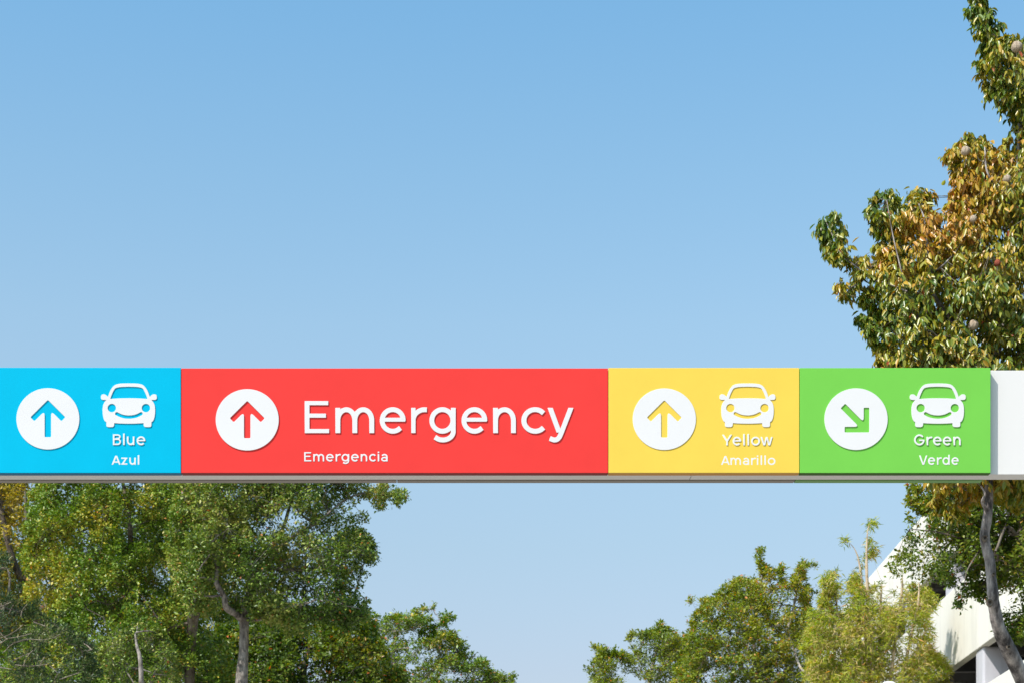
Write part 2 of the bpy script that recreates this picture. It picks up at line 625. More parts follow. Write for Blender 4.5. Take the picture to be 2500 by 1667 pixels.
def plate(loops, depth, bev=0.0006, name='plate'):
    """Extrude closed 2-D loops (with holes) into a plate standing in the XZ plane; back face at y = 0, front at y = -depth."""
    cu = bpy.data.curves.new(name, 'CURVE')
    cu.dimensions = '2D'
    cu.fill_mode = 'BOTH'
    cu.extrude = depth / 2 - bev
    cu.bevel_depth = bev
    cu.bevel_resolution = 1
    for lp in loops:
        s = cu.splines.new('POLY')
        s.points.add(len(lp) - 1)
        co = np.ones((len(lp), 4), np.float32)
        co[:, 0:2] = lp
        co[:, 2] = 0
        s.points.foreach_set('co', co.ravel())
        s.use_cyclic_u = True
    tmp = bpy.data.objects.new('tmp_curve', cu)
    COL.objects.link(tmp)
    dg = bpy.context.evaluated_depsgraph_get()
    me = bpy.data.meshes.new_from_object(tmp.evaluated_get(dg))
    bpy.data.objects.remove(tmp)
    bpy.data.curves.remove(cu)
    me.name = name
    me.transform(Matrix.Translation((0, -depth / 2, 0)) @ Matrix.Rotation(R(90), 4, 'X'))
    return me


GL = {}


def glyph_loops(ch, w):
    k = (ch, round(w, 3))
    if k not in GL:
        xs = np.linspace(-0.15, 1.8, 235)
        ys = np.linspace(-0.55, 1.6, 259)
        p = np.stack(np.meshgrid(xs, ys), -1)
        d, W = glyph_sdf(ch, w, p)
        lp = [simplify(l, 0.0025) for l in contours(d, xs, ys)]
        allp = np.vstack(lp)
        x0, x1 = allp[:, 0].min(), allp[:, 0].max()
        GL[k] = ([l - np.array([x0, 0]) for l in lp], x1 - x0)
    return GL[k]


PX = Y0 / F                                  # metres per photo pixel on the sign face


def sx(x):
    return (x - VX) * PX


def sz(y):
    return EYE + (VY - y) * PX


# ------------------------------------------------------------------ ground
def quad(name, x0, x1, y0, y1, z, mat):
    me = mesh_from([(x0, y0, 0), (x1, y0, 0), (x1, y1, 0), (x0, y1, 0)], np.array([[0, 1, 2, 3]]), name)
    return tag(link(name, me, mat, None, (0, 0, z)), kind='structure')


quad('ground', -2500, 2500, -2500, 2500, 0.0, M['soil'])
quad('pavement', -14, 7.2, -30, 110, 0.004, M['paving'])
for x in (-14.1, 7.3):
    tag(box('kerb', (x - .1, -30, -0.05), (x + .1, 110, 0.13), M['kerb'], None, 0.015), kind='structure')

# ------------------------------------------------------------------ the parking building
bl = thing('parking_building', 'off-white multi-storey building with long solid parapets and dark open decks behind the bamboo', 'building', (12.2, 0, 0))
YAW = -math.atan(0.0323)
b_parts = []


def bbox(name, lo, hi, mat, bev=0.0):
    o = box(name, lo, hi, mat, None, bev)
    c = Vector(WORLD_LOC[o.name])
    o.parent = bl
    o.location = c                        # coordinates are local to the building's own axes
    return o


YA, YB = 42.0, 83.0
tops = [1.6 + 12.2 * k for k in (1.166, 0.91, 0.64, 0.375, 0.11)]
hts = [0.172 * 12.2, 0.18 * 12.2, 0.18 * 12.2, 0.18 * 12.2, 0.11 * 12.2]
for t, hgt in zip(tops, hts):
    for k_, yy in enumerate(np.arange(YA - .6, YB - 1, 6.15)):
        bbox('parapet', (0.0015 * (k_ % 2), yy + .007, t - hgt), (0.24, min(yy + 6.15, YB) - .007, t), M['render'], 0.014)
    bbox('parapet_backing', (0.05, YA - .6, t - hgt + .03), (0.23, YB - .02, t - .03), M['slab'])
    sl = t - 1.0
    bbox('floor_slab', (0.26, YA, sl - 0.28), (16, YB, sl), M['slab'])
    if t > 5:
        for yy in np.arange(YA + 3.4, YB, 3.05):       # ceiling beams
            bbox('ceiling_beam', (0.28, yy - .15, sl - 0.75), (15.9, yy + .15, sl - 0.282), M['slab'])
for i in range(len(tops) - 1):
    for yy in np.arange(YA + (5.1 if i else 2.85), YB, 6.15):
        y_mid = yy + 0.43
        bbox('column', (0.06, yy, tops[i + 1] - 1.0), (0.98, yy + 0.86, tops[i] - hts[i] + 0.0 - 0.004), M['column'], 0.06)
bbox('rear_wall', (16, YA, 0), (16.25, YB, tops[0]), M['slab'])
bbox('end_wall', (0.3, YB, 0), (16.25, YB + 0.25, tops[0] - .01), M['render'])
bbox('end_wall', (0.3, YA - 0.62, 0), (16.25, YA - 0.37, tops[0] - .01), M['render'], 0.012)
bl.rotation_euler = (0, 0, YAW)

# ------------------------------------------------------------------ the overhead sign
SIGN = thing('overhead_sign', 'long overhead road sign with blue, red, yellow and green panels on a white beam', 'sign', (0, Y0, 0))
ZB = EYE + 3.2                                # underside of the beam and panels
ZT = sz(897.3)
YBF = Y0 + 0.05                               # front of the white beam
YBB = Y0 + 0.179                              # back of the white beam
ZBT = EYE + (VY - 903.5) * YBF / F
XL, XR = sx(-210), sx(2418.5)

for lo, hi in ((XL - .55, 1.47), (1.473, 4.6)):
    box('beam_casing', (lo, YBF, ZB + .002), (hi, YBB, ZBT), M['beam'], SIGN, 0.003)
# dark spine between the front beam and the rear panels
box('steel_spine', (XL - .5, YBB + .001, ZB + .03), (4.55, YBB + .020, ZBT - .03), M['dark'], SIGN)
for lo, hi, mt, lab in ((XL - .5, -.408, 'grey_metal', None), (-.404, 2.15, 'grey_metal', None), (2.154, XR, 'green_back', 'faded green back panel')):
    o = box('rear_panel', (lo, YBB + .022, ZB + .001), (hi, Y0 + .262, ZT - .002), M[mt], SIGN, 0.002)
    if lab:
        o['label'] = lab
for x in (XL - .9, 4.3):
    box('support_post', (x - .17, YBF + .003, 0.0), (x + .17, YBB + .06, ZBT + .002), M['beam'], SIGN, 0.01)
    box('base_plate', (x - .3, YBF - .15, 0.004), (x + .3, YBB + .2, 0.03), M['grey_metal'], SIGN, 0.004)

panels = {}
for nm, x0, x1, top, dy in (('blue', -210, 441.4, 896.6, 0.0), ('red', 442.6, 1484.4, 898.2, 0.0012), ('yellow', 1485.6, 1951.4, 897.3, -.0008), ('green', 1952.6, 2418.5, 897.3, 0.0006)):
    o = box('sign_panel', (sx(x0), Y0 + dy, ZB), (sx(x1), YBF - .001, sz(top)), M[nm], SIGN, 0.0018)
    o['label'] = nm + ' sign panel'
    panels[nm] = o
    # added strip, coloured dark for the shade under the panel, 3 mm proud of its lower edge
    box('underside_shade', (sx(x0) + .001, Y0 + dy + .0025, ZB - .003), (sx(x1) - .001, YBF + .004, ZB - .0002), M[nm + '_under_shade'], o)

E_BACK = 0.0015


def put_plate(name, loops_px, cx, cy, depth, panel, mat='white', label=None):
    """loops in photo pixels relative to (cx, cy), y downwards."""
    lp = [np.asarray(l, float) * np.array([PX, -PX]) for l in loops_px]
    o = link(name, plate(lp, depth, min(.0008, depth * .3), name), M[mat], panels[panel], (sx(cx), Y0 + E_BACK, sz(cy)))
    if label:
        o['label'] = label
    return o


def arrow_loops(angle, r=3.0, k=5.0):
    xs = np.linspace(-60, 60, 241)
    p = np.stack(np.meshgrid(xs, xs), -1)
    t = 14.2
    # arms: outer edges meet at the apex (0,-46)
    arms = []
    for s in (-1, 1):
        dirv = np.array([s * 0.709, 0.705])
        nrm = np.array([-s * 0.705, 0.709])                  # to the inside of the arrow
        a = np.array([0, -46.0]) + nrm * t / 2
        b = a + dirv * 60.6
        arms.append(seg_box(p, a, b, t, r))
    stem = seg_box(p, (0, -30), (0, 45.6), 16.2, r)
    d = np.minimum(arms[0], arms[1])
    hh = np.maximum(k * 1.6 - np.abs(d - stem), 0) / (k * 1.6)
    d = np.minimum(d, stem) - hh * hh * k * 1.6 * .25
    c, s = math.cos(R(angle)), math.sin(R(angle))
    return [simplify(l, .06) @ np.array([[c, s], [-s, c]]) for l in contours(d, xs, xs)]


def ellipse(rx, ry, n=96, cx=0, cy=0):
    a = np.linspace(0, 2 * np.pi, n, endpoint=False)
    return np.stack([cx + rx * np.cos(a), cy + ry * np.sin(a)], -1)


TD = 0.0062                                   # thickness of the raised pieces
for nm, cx, cy, rx, ry, ang in (('blue', 117.3, 1021.8, 77.2, 75.2, 0), ('red', 603.8, 1024.2, 77.3, 75.2, 0),
                                ('yellow', 1621.8, 1022.7, 77.5, 75.5, 0), ('green', 2089.8, 1022.6, 77.5, 75.6, 135)):
    al = arrow_loops(ang, 3.0 if ang == 0 else 2.4)
    if ang == 0:
        al = [l + np.array([0, -.6]) for l in al]
    put_plate('arrow_disc', [ellipse(rx - .6, ry - .6)] + al, cx, cy, TD, nm)

# smiling car, traced in units of 6.815 per photo pixel, left half mirrored
roof = [(0, 100), (-70, 100.5), (-130, 103), (-190, 111), (-228, 124), (-258, 147), (-284, 178), (-310, 222), (-330, 268), (-350, 327)]
mirror_ = [(-372, 302), (-398, 285), (-425, 280), (-448, 285), (-461, 298), (-466, 318), (-466, 345), (-458, 360), (-440, 369), (-415, 371), (-372, 371)]
body = [(-392, 392), (-415, 425), (-430, 465), (-437, 510), (-438, 570), (-433, 630), (-422, 680), (-406, 716), (-390, 733), (-376, 739)]
wheel = [(-376, 795), (-371, 811), (-358, 820), (-340, 823), (-282, 823), (-262, 816), (-250, 800), (-246, 756)]
floor_ = [(-180, 761), (-90, 765), (0, 766)]
half = np.array(list(smooth_path(roof, 4)) + list(smooth_path(mirror_, 3)) + list(smooth_path(body, 3)) + wheel + floor_, float)
full = np.vstack([half, (half * np.array([-1, 1]))[::-1][1:-1]])
win = np.array(list(smooth_path([(0, 158), (-80, 160), (-140, 164), (-190, 173), (-218, 186), (-236, 208), (-262, 258), (-282, 305), (-296, 350)], 4))
               + list(smooth_path([(-292, 351), (-150, 342), (0, 339)], 4)), float)
win = np.vstack([win, (win * np.array([-1, 1]))[::-1][1:-1]])
xs_ = np.linspace(-260, 260, 261)
ys_ = np.linspace(540, 740, 101)
pp = np.stack(np.meshgrid(xs_, ys_), -1)
sm_pts = smooth_path([(-203, 602), (-150, 629), (-100, 646), (-50, 655), (0, 658), (50, 655), (100, 646), (150, 629), (203, 602)], 4)
smile = [simplify(l, .5) for l in contours(stroke(pp, sm_pts, 58, (False, False)), xs_, ys_)]
win = (win - np.array([0, 255])) * np.array([1.05, 1.07]) + np.array([0, 255])
car = [full * np.array([.993, 1]), win, ellipse(71, 71, 48, -284, 508), ellipse(71, 71, 48, 284, 508)] + smile
for nm, cx in (('blue', 315.0), ('yellow', 1824.8), ('green', 2289.2)):
    put_plate('car_symbol', [(l - np.array([0, 462])) / 6.815 for l in car], cx, 921 + 462 / 6.815, TD, nm)


def letter_px(ch, w_px, xh_px, x0, x1, base, panel, depth, name='letter'):
    lp, gw = glyph_loops(ch, w_px / xh_px)
    kx = (x1 - x0) / gw
    return [np.stack([l[:, 0] * kx, -l[:, 1] * xh_px], -1) for l in lp]


# "Emergency": every raised letter on its own place
for ch, x0, x1 in (('E', 743.8, 804), ('m', 818.7, 914.1), ('e', 927, 991), ('r', 1003.8, 1042.8), ('g', 1048.3, 1113), ('e', 1126.6, 1190.2),
                   ('n', 1203.7, 1259.9), ('c', 1272.7, 1331.2), ('y', 1337, 1400.3)):
    put_plate('letter', letter_px(ch, 11.4, 61.2, x0 + .5, x1 - .6, 1056.3, 'red', TD), x0 + .5, 1056.3, TD, 'red')


def word(text, x0, x1, base, xh, w_px, panel, depth, gap=None, raised=True):
    """Set a word between x0 and x1; raised words are one letter per object, flat ones one thin sheet."""
    gl = [glyph_loops(c, w_px / xh) for c in text]
    gap = gap or {}
    sp = [0.0]
    for a, b in zip(text, text[1:]):
        g = 0.30
        if a in 'il' and b in 'il':
            g = 0.36
        if a in 'AVY' or b in 'AVYw':
            g = 0.12
        if a in 'r':
            g = 0.14
        if a in 'oec' and b in 'oec':
            g = 0.2
        sp.append(gap.get(a + b, g))
    tot = sum(g[1] for g in gl) + sum(sp)
    k = (x1 - x0) / tot
    x, out = x0, []
    for c, (lp, gw), s in zip(text, gl, sp):
        x += s * k
        loops = [np.stack([l[:, 0] * k, -l[:, 1] * xh], -1) for l in lp]
        if raised:
            put_plate('letter', loops, x, base, depth, panel)
        else:
            out += [l + np.array([x - x0, 0]) for l in loops]
        x += gw * k
    if out:
        put_plate('lettering', out, x0, base, depth, panel, 'vinyl', 'flat white word ' + text)


word('Blue', 276.2, 355, 1085.4, 20.2, 3.5, 'blue', TD)
word('Azul', 273, 340, 1133, 16.8, 3.3, 'blue', 0.0025, raised=False)
word('Emergencia', 743, 946.4, 1125, 17.4, 3.2, 'red', 0.0025, raised=False)
word('Yellow', 1763.4, 1886, 1086.4, 20.2, 3.5, 'yellow', TD)
word('Amarillo', 1760.6, 1893, 1133.6, 16.8, 3.2, 'yellow', 0.0025, raised=False)
word('Green', 2232, 2345, 1086, 20.2, 3.5, 'green', TD)
word('Verde', 2244.4, 2340.5, 1133.3, 17.6, 3.3, 'green', 0.0025, raised=False)

# ------------------------------------------------------------------ trees
UP = np.array([0, 0, 1.0])


def nrm(v):
    return v / (np.linalg.norm(v, axis=-1, keepdims=True) + 1e-9)


def inside(poly, p):
    x, y = p[:, 0], p[:, 1]
    r = np.zeros(len(p), bool)
    n = len(poly)
    for i in range(n):
        (x1, y1), (x2, y2) = poly[i], poly[(i + 1) % n]
        if y1 == y2:
            continue
        r ^= ((y1 > y) != (y2 > y)) & (x < (x2 - x1) * (y - y1) / (y2 - y1) + x1)
    return r


def edge_dist(poly, p):
    d = np.full(len(p), 1e9)
    n = len(poly)
    for i in range(n):
        a, b = np.array(poly[i], float), np.array(poly[(i + 1) % n], float)
        ab = b - a
        t = np.clip(((p - a) @ ab) / (ab @ ab + 1e-9), 0, 1)
        d = np.minimum(d, np.linalg.norm(p - a - t[:, None] * ab, axis=1))
    return d


def lumps(p, wave, seed):
    """Smooth 3-D noise in about -1..1 made of a few waves."""
    g = np.random.default_rng(seed)
    out = np.zeros(len(p))
    for k in range(9):
        d = nrm(g.normal(size=3))
        f = 2 * np.pi / (wave * g.uniform(0.6, 1.7))
        out += np.sin(p @ d * f + g.uniform(0, 6.28))
    return out / 3.0


def to_px(w):
    return np.stack([VX + w[:, 0] / w[:, 1] * F, VY - (w[:, 2] - EYE) / w[:, 1] * F], -1)


def sample_crown(polys, Y, tmax, n, wave=0.9, thr=-0.35, holes=(), seed=1, flat=0.0, offs=None, rough=13.0):
    """Cluster centres in the volume that the outline swells to at distance Y (tmax = half thickness in pixels)."""
    g = np.random.default_rng(seed)
    C, D = [], []
    areas = [abs(sum(a[0] * b[1] - b[0] * a[1] for a, b in zip(p, p[1:] + p[:1]))) / 2 for p in polys]
    for poly, ar in zip(polys, areas):
        Yp = Y + (offs or {}).get(id(poly), 0.0)
        m = max(2, int(n * ar / sum(areas)))
        P_ = np.array(poly, float)
        lo, hi = P_.min(0), P_.max(0)
        got = 0
        while got < m:
            q = g.uniform(lo, hi, size=(m * 4, 2))
            # the outline is broken up by a wandering offset
            q3 = np.column_stack([q, np.zeros(len(q))])
            wob_ = min(rough, .05 * float(min(hi - lo)))
            qq = q + wob_ * np.column_stack([lumps(q3, 55, seed + 71), lumps(q3, 55, seed + 72)])
            ok = inside(poly, qq)
            q, qq = q[ok], qq[ok]
            d = edge_dist(poly, qq)
            s = np.minimum(d / tmax, 1)
            t = tmax * np.sqrt(1 - (1 - s) ** 2) * 0.95 + 2
            u = g.uniform(-1, 1, len(q))
            u = np.sign(u) * np.abs(u) ** 0.6
            yy = Yp + u * t * Y / F
            w = np.stack([(q[:, 0] - VX) / F * yy, yy, EYE + (VY - q[:, 1]) / F * yy], -1)
            keep = lumps(w * np.array([1, 1, 1 + flat]), wave, seed + 5) > thr - 0.25 * (d < 18)
            for (hx, hy, rx, ry, pr) in holes:
                h = ((q[:, 0] - hx) / rx) ** 2 + ((q[:, 1] - hy) / ry) ** 2 < 1
                keep &= ~h | (g.random(len(q)) < pr)
            w, d = w[keep], d[keep]
            C.append(w[:m - got])
            D.append(d[:m - got])
            got += len(w[:m - got])
    return np.concatenate(C), np.concatenate(D)


SHAPES = {
    'simple': (np.array([(0, 0, 0), (.42, .5, .1), (1, 0, -.06), (.42, -.5, .1)]), np.array([(0, 2, 1), (0, 3, 2)])),
    'full': (np.array([(0, 0, 0), (.26, .40, .08), (.62, .42, .05), (1, 0, -.16), (.62, -.42, .05), (.26, -.40, .08)]), np.array([(0, 3, 2, 1), (0, 5, 4, 3)])),
    'blade': (np.array([(0, 0, 0), (.3, .5, .05), (1, 0, -.22), (.3, -.5, .05)]), np.array([(0, 2, 1), (0, 3, 2)])),
}


def sprays(C, D, Y, spec, seed):
    """Leaves set along short twigs that leave each cluster centre. Returns leaf frames (base, dir, side, normal, length, width)."""
    g = np.random.default_rng(seed)
    nr, npair, L = spec['twigs'], spec['pairs'], spec['twig_len']
    ctr = np.array([C[:, 0].mean(), Y, C[:, 2].mean() - (C[:, 2].max() - C[:, 2].min()) * .25])
    O = nrm(C - ctr)
    M_ = len(C)
    c = np.repeat(C, nr, 0)
    o = np.repeat(O, nr, 0)
    sc = np.clip(np.repeat(D, nr) / (L * F / Y) * 0.85, 0.28, 1.0)
    r = nrm(o * spec.get('out', .5) + UP * spec.get('up', .2) + g.normal(size=c.shape) * spec.get('rand', .6) * np.array([1, 1, spec.get('zrand', 1.0)]))
    ln = L * sc * g.uniform(.7, 1.25, len(c))
    twigs = (c, r, ln)
    k = npair * 2
    t = (np.arange(k) + .6) / k
    base = c[:, None, :] + r[:, None, :] * (ln[:, None] * t[None, :])[..., None]
    base = base - UP * (spec.get('sag', .1) * ln[:, None] * t[None, :] ** 2)[..., None]
    side = nrm(np.cross(r, UP) + g.normal(size=r.shape) * .25)
    sgn = np.where(np.arange(k) % 2 == 0, 1.0, -1.0)
    ld = r[:, None, :] * spec.get('fwd', .5) + side[:, None, :] * sgn[None, :, None] * spec.get('side', .7) - UP * spec.get('droop', .3) \
        + g.normal(size=base.shape) * spec.get('jit', .3)
    base = base.reshape(-1, 3)
    ld = nrm(ld.reshape(-1, 3))
    base = base + g.normal(size=base.shape) * spec.get('scatter', .015)
    n = UP * spec.get('nup', .6) + np.repeat(o, k, 0) * spec.get('nout', .4) + g.normal(size=base.shape) * spec.get('njit', .5)
    n = nrm(n - ld * np.sum(n * ld, 1, keepdims=True))
    w = np.cross(n, ld)
    ln_ = spec['leaf'][0] * g.uniform(.55, 1.25, len(base))
    wd_ = spec['leaf'][1] * g.uniform(.75, 1.15, len(base)) * (ln_ / spec['leaf'][0])
    return dict(p=base, d=ld, w=w, n=n, L=ln_, W=wd_), twigs


def leaf_mesh(fr, shape, tint, name):
    sv, sf = SHAPES[shape]
    V = fr['p'][:, None, :] + fr['d'][:, None, :] * (fr['L'][:, None] * sv[None, :, 0])[..., None] \
        + fr['w'][:, None, :] * (fr['W'][:, None] * sv[None, :, 1])[..., None] + fr['n'][:, None, :] * (fr['L'][:, None] * sv[None, :, 2])[..., None]
    k = len(sv)
    Fc = (np.arange(len(fr['p']))[:, None, None] * k + sf[None]).reshape(-1, sf.shape[1])
    return mesh_from(V.reshape(-1, 3), Fc, name, attr=np.repeat(tint, k))


def network(nodes, roots, r_tip, r_max, seed=3):
    """Branches: every node hangs on the nearest node that is already joined, nearest to the roots first."""
    g = np.random.default_rng(seed)
    pts = [np.asarray(r[0], float) for r in roots]
    rad0 = [r[1] for r in roots]
    d0 = np.min(np.linalg.norm(nodes[:, None, :] - np.array(pts)[None], axis=2), 1)
    order = np.argsort(d0)
    par = [-1] * len(pts)
    arr = np.array(pts)
    for i in order:
        d = np.linalg.norm(arr - nodes[i], axis=1)
        low = np.maximum(arr[:, 2] - nodes[i][2], 0)
        j = int(np.argmin(d + low * .8))
        par.append(j)
        arr = np.vstack([arr, nodes[i]])
    cnt = np.ones(len(arr))
    for i in range(len(arr) - 1, len(pts) - 1, -1):
        cnt[par[i]] += cnt[i]
    paths = []
    for i in range(len(pts), len(arr)):
        a, b = arr[par[i]], arr[i]
        rb = min(r_max, r_tip * cnt[i] ** .48)
        ra = min(r_max, r_tip * (cnt[i] + 1) ** .52)
        if par[i] < len(pts):
            ra = min(ra * 1.1, rad0[par[i]] * .9)
            rb = min(rb, ra)
        m1 = a * .66 + b * .34 + g.normal(size=3) * .06 * np.linalg.norm(b - a)
        m2 = a * .33 + b * .67 + g.normal(size=3) * .06 * np.linalg.norm(b - a) + UP * .03 * np.linalg.norm(b - a)
        paths.append((smooth_path([a, m1, m2, b], 2), np.linspace(ra, rb, 7)))
    return paths


def trunk_path(pts, n=7):
    """pts: (x, y, Y, width in px) along a limb; returns centre line and radii in metres."""
    w = np.array([np.append(P(x, y, Y), wd / 2 * Y / F) for x, y, Y, wd in pts])
    s = smooth_path(w, n)
    return s[:, :3], np.maximum(s[:, 3], .002)


def wobble(paths, amp, seed=2):
    g = np.random.default_rng(seed)
    out = []
    for p, r in paths:
        k = np.convolve(g.normal(size=len(r) + 4), np.ones(3) / 3, 'same')[2:-2]
        out.append((p, r * (1 + amp * k)))
    return out


ALL_TREES = []


def tree(name, label, cat, polys, Y, tmax, spec, n_leaves, mat, bark_m, trunks, foot, tint=(0.4, 0.16), tint_blobs=(), orange=0.01, shape='simple',
         wave=0.9, thr=-0.35, holes=(), seed=11, flat=0.0, group=None, net=90, r_tip=.006, r_max=.07, hook=None, twig_m=None, limb_names=None, offs=None, rough=13.0):
    """One tree: trunk with the limbs traced from the photo, branch network, leafy crown."""
    base = P(foot[0], 2000, Y)
    base[2] = 0
    T = thing(name, label, cat, tuple(base), group)
    per = spec['twigs'] * spec['pairs'] * 2
    C, D = sample_crown(polys, Y, tmax, int(n_leaves / per), wave, thr, holes, seed, flat, offs, rough)
    fr, tw = sprays(C, D, Y, spec, seed + 1)
    g = np.random.default_rng(seed + 2)
    px = to_px(fr['p'])
    tv = tint[0] + g.normal(size=len(px)) * tint[1] + 0.18 * lumps(fr['p'], 1.1, seed + 9)
    for (bx, by, br, amt) in tint_blobs:
        tv += amt * np.exp(-(((px[:, 0] - bx) / br) ** 2 + ((px[:, 1] - by) / br) ** 2))
    tv = np.clip(tv, 0, .93)
    tv[g.random(len(tv)) < orange] = 1.0
    if hook:
        fr, tv = hook(T, fr, tv)
    me = leaf_mesh(fr, shape, tv, 'crown')
    o = link('crown', me, mat, T, (0, 0, 0))
    o['kind'] = 'stuff'
    # trunk and traced limbs
    tp = [trunk_path(t) for t in trunks]
    ends = []
    for pth, rad in tp:
        for i in range(int(len(pth) * .45), len(pth), 4):
            ends.append((pth[i], rad[i]))
        ends.append((pth[-1], rad[-1]))
    nm_list = limb_names or (['trunk'] + ['limb'] * (len(tp) - 1))
    for nm, pr in zip(nm_list, wobble(tp, .05, seed)):
        v, q = tube_arrays([pr], 12)
        link(nm, mesh_from(v, q, nm, smooth=True), bark_m, T, (0, 0, 0))
    sub = C[g.permutation(len(C))[:net]]
    paths = network(sub, ends, r_tip, r_max, seed)
    # thin twigs carrying the leaves
    v, q = tube_arrays(paths, 6)
    o = link('branches', mesh_from(v, q, 'branches', smooth=True), twig_m or bark_m, T, (0, 0, 0))
    o['kind'] = 'stuff'
    c, r, ln = tw
    pick = g.permutation(len(c))[:4500]
    a = c[pick]
    b = a + r[pick] * ln[pick, None] - UP * (spec.get('sag', .1) * ln[pick])[:, None]
    tr_ = [(np.stack([p1, (p1 + p2) / 2 + UP * .01, p2]), np.array([1.0, .8, .4]) * spec.get('twig_r', .0028)) for p1, p2 in zip(a, b)]
    # and from the nearest branch node to the cluster
    allp = np.vstack([sub] + [e[0][None] for e in ends])
    for cc in C[:1800]:
        dd = np.linalg.norm(allp - cc, axis=1)
        j = int(np.argmin(dd))
        if dd[j] > 1e-6:
            p1 = allp[j]
            tr_.append((np.stack([p1, (p1 + cc) / 2 + g.normal(size=3) * .05 * dd[j], cc]), np.array([1.5, 1.2, .8]) * spec.get('twig_r', .0028)))
    v, q = tube_arrays(tr_, 3)
    o = link('twigs', mesh_from(v, q, 'twigs', smooth=True), twig_m or bark_m, T, (0, 0, 0))
    o['kind'] = 'stuff'
    return T


# world coordinates are baked into the tree meshes, so children sit at the thing's inverse offset (see link)

SMALL = dict(twigs=4, pairs=4, twig_len=.22, leaf=(.060, .036), out=.5, up=.25, rand=.7, fwd=.5, side=.7, droop=.15, jit=.5, scatter=.03, nup=.7, nout=.4, njit=.6, twig_r=.0026)

# --- left group -------------------------------------------------------
T1_RIGHT = [(862, 1180), (900, 1184), (932, 1180), (952, 1190), (975, 1196), (992, 1214), (962, 1232), (940, 1206), (934, 1249), (920, 1240), (902, 1212), (870, 1214)]
T1 = [(425, 1260), (430, 1110), (520, 1010), (650, 965), (780, 990), (850, 1080), (866, 1180), (868, 1228), (882, 1262), (898, 1292), (915, 1328), (912, 1361),
      (888, 1387), (880, 1443), (884, 1473), (892, 1502), (850, 1522), (780, 1512), (700, 1545), (640, 1500), (560, 1475), (480, 1515), (430, 1450), (415, 1340)]
tree('forked_tree', 'dark green small-leaved tree under the red panel with forked grey trunk', 'tree', [T1, T1_RIGHT], 33, 190, SMALL, 112000,
     M['leaf_mid'], M['bark_mid'],
     [[(600, 2600, 33, 60), (592, 2000, 33, 48), (588, 1760, 33, 34), (590, 1660, 33, 30), (594, 1600, 33, 24), (596, 1540, 33, 23), (596, 1500, 33, 24), (600, 1470, 32.9, 20), (618, 1425, 33, 14), (640, 1370, 33.2, 11), (690, 1290, 33.4, 9), (720, 1180, 33.4, 7)],
      [(594, 1512, 33, 20), (575, 1497, 32.8, 17), (553, 1482, 32.6, 17), (547, 1455, 32.5, 14), (528, 1420, 32.4, 13), (530, 1385, 32.5, 12), (520, 1330, 32.6, 9), (540, 1240, 32.8, 7)],
      [(620, 1420, 33, 11), (690, 1330, 32.8, 9), (780, 1270, 32.7, 7), (850, 1215, 32.8, 5), (930, 1195, 33, 3)],
      [(640, 1385, 33, 9), (740, 1390, 32.7, 8), (820, 1370, 32.6, 5)]],
     (590, 0), tint=(.47, .22), orange=.012, wave=.75, thr=-.28, seed=21, tint_blobs=[(830, 1440, 90, -.2), (560, 1200, 120, .08)],
     holes=[(705, 1275, 50, 26, .12), (660, 1290, 28, 24, .2), (640, 1325, 30, 18, .3), (720, 1335, 26, 30, .25), (845, 1265, 40, 36, .25), (790, 1300, 50, 26, .3), (770, 1440, 70, 40, .42), (860, 1400, 40, 60, .5), (800, 1240, 60, 24, .45), (575, 1420, 22, 40, .35), (610, 1445, 18, 40, .4)], r_max=.05, net=140)

T2 = [(80, 1210), (110, 1080), (180, 990), (300, 950), (420, 965), (520, 1010), (560, 1110), (540, 1250), (520, 1350), (540, 1450), (560, 1560), (580, 1640), (580, 1720), (480, 1790), (300, 1800), (150, 1770),
      (-120, 1800), (-120, 1640), (60, 1560), (90, 1500), (70, 1450), (60, 1350)]
tree('broadleaf_tree', 'bright green dense leafy tree under the blue panel with pale slender stem', 'tree', [T2], 36.5, 230, SMALL | dict(leaf=(.064, .041)), 185000,
     M['leaf_fresh'], M['bark_dark'],
     [[(462, 2600, 36, 66), (460, 1900, 36, 44), (462, 1667, 35.6, 27), (468, 1580, 35.4, 26), (470, 1520, 35.2, 27), (478, 1480, 35.0, 30), (498, 1435, 35.2, 26), (510, 1380, 35.6, 18), (490, 1290, 36, 14), (420, 1180, 36.4, 10)],
      [(450, 1760, 36, 20), (380, 1640, 36.4, 16), (320, 1500, 36.4, 13), (315, 1370, 36, 13), (318, 1290, 35.4, 12), (300, 1180, 36, 8)],
      [(330, 1540, 36.4, 12), (220, 1420, 36.2, 9), (150, 1300, 36.4, 7)]],
     (462, 0), tint=(.46, .22), orange=.006, wave=.9, thr=-.45, seed=31, r_max=.06, net=150,
     holes=[(318, 1300, 24, 40, .15), (470, 1460, 24, 40, .15), (280, 1570, 40, 20, .4), (330, 1630, 12, 60, .3), (300, 1460, 30, 20, .4)],
     tint_blobs=[(270, 1230, 130, .12), (130, 1380, 60, .4), (110, 1470, 60, .35), (330, 1480, 60, .15), (450, 1480, 60, .3), (330, 1600, 260, -.12)])

# the pale thin stem in front of it belongs to a young tree of its own
TY = [(255, 1560), (300, 1520), (360, 1515), (410, 1550), (440, 1610), (430, 1690), (380, 1730), (300, 1730), (250, 1680), (235, 1610)]
tree('young_tree', 'young tree with pale thin stem low under the blue panel', 'tree', [TY], 33.5, 70, SMALL, 9000, M['leaf_mid'], M['bark_mid'],
     [[(350, 2550, 33.0, 24), (350, 1900, 33.0, 17), (348, 1720, 32.8, 14), (345, 1667, 32.75, 12), (344, 1630, 32.7, 11), (341, 1600, 32.7, 10), (334, 1575, 32.8, 7), (330, 1545, 33, 4)]],
     (350, 0), tint=(.4, .2), wave=.5, thr=.1, seed=37, net=40, r_max=.015, holes=[(345, 1630, 22, 70, .08)])

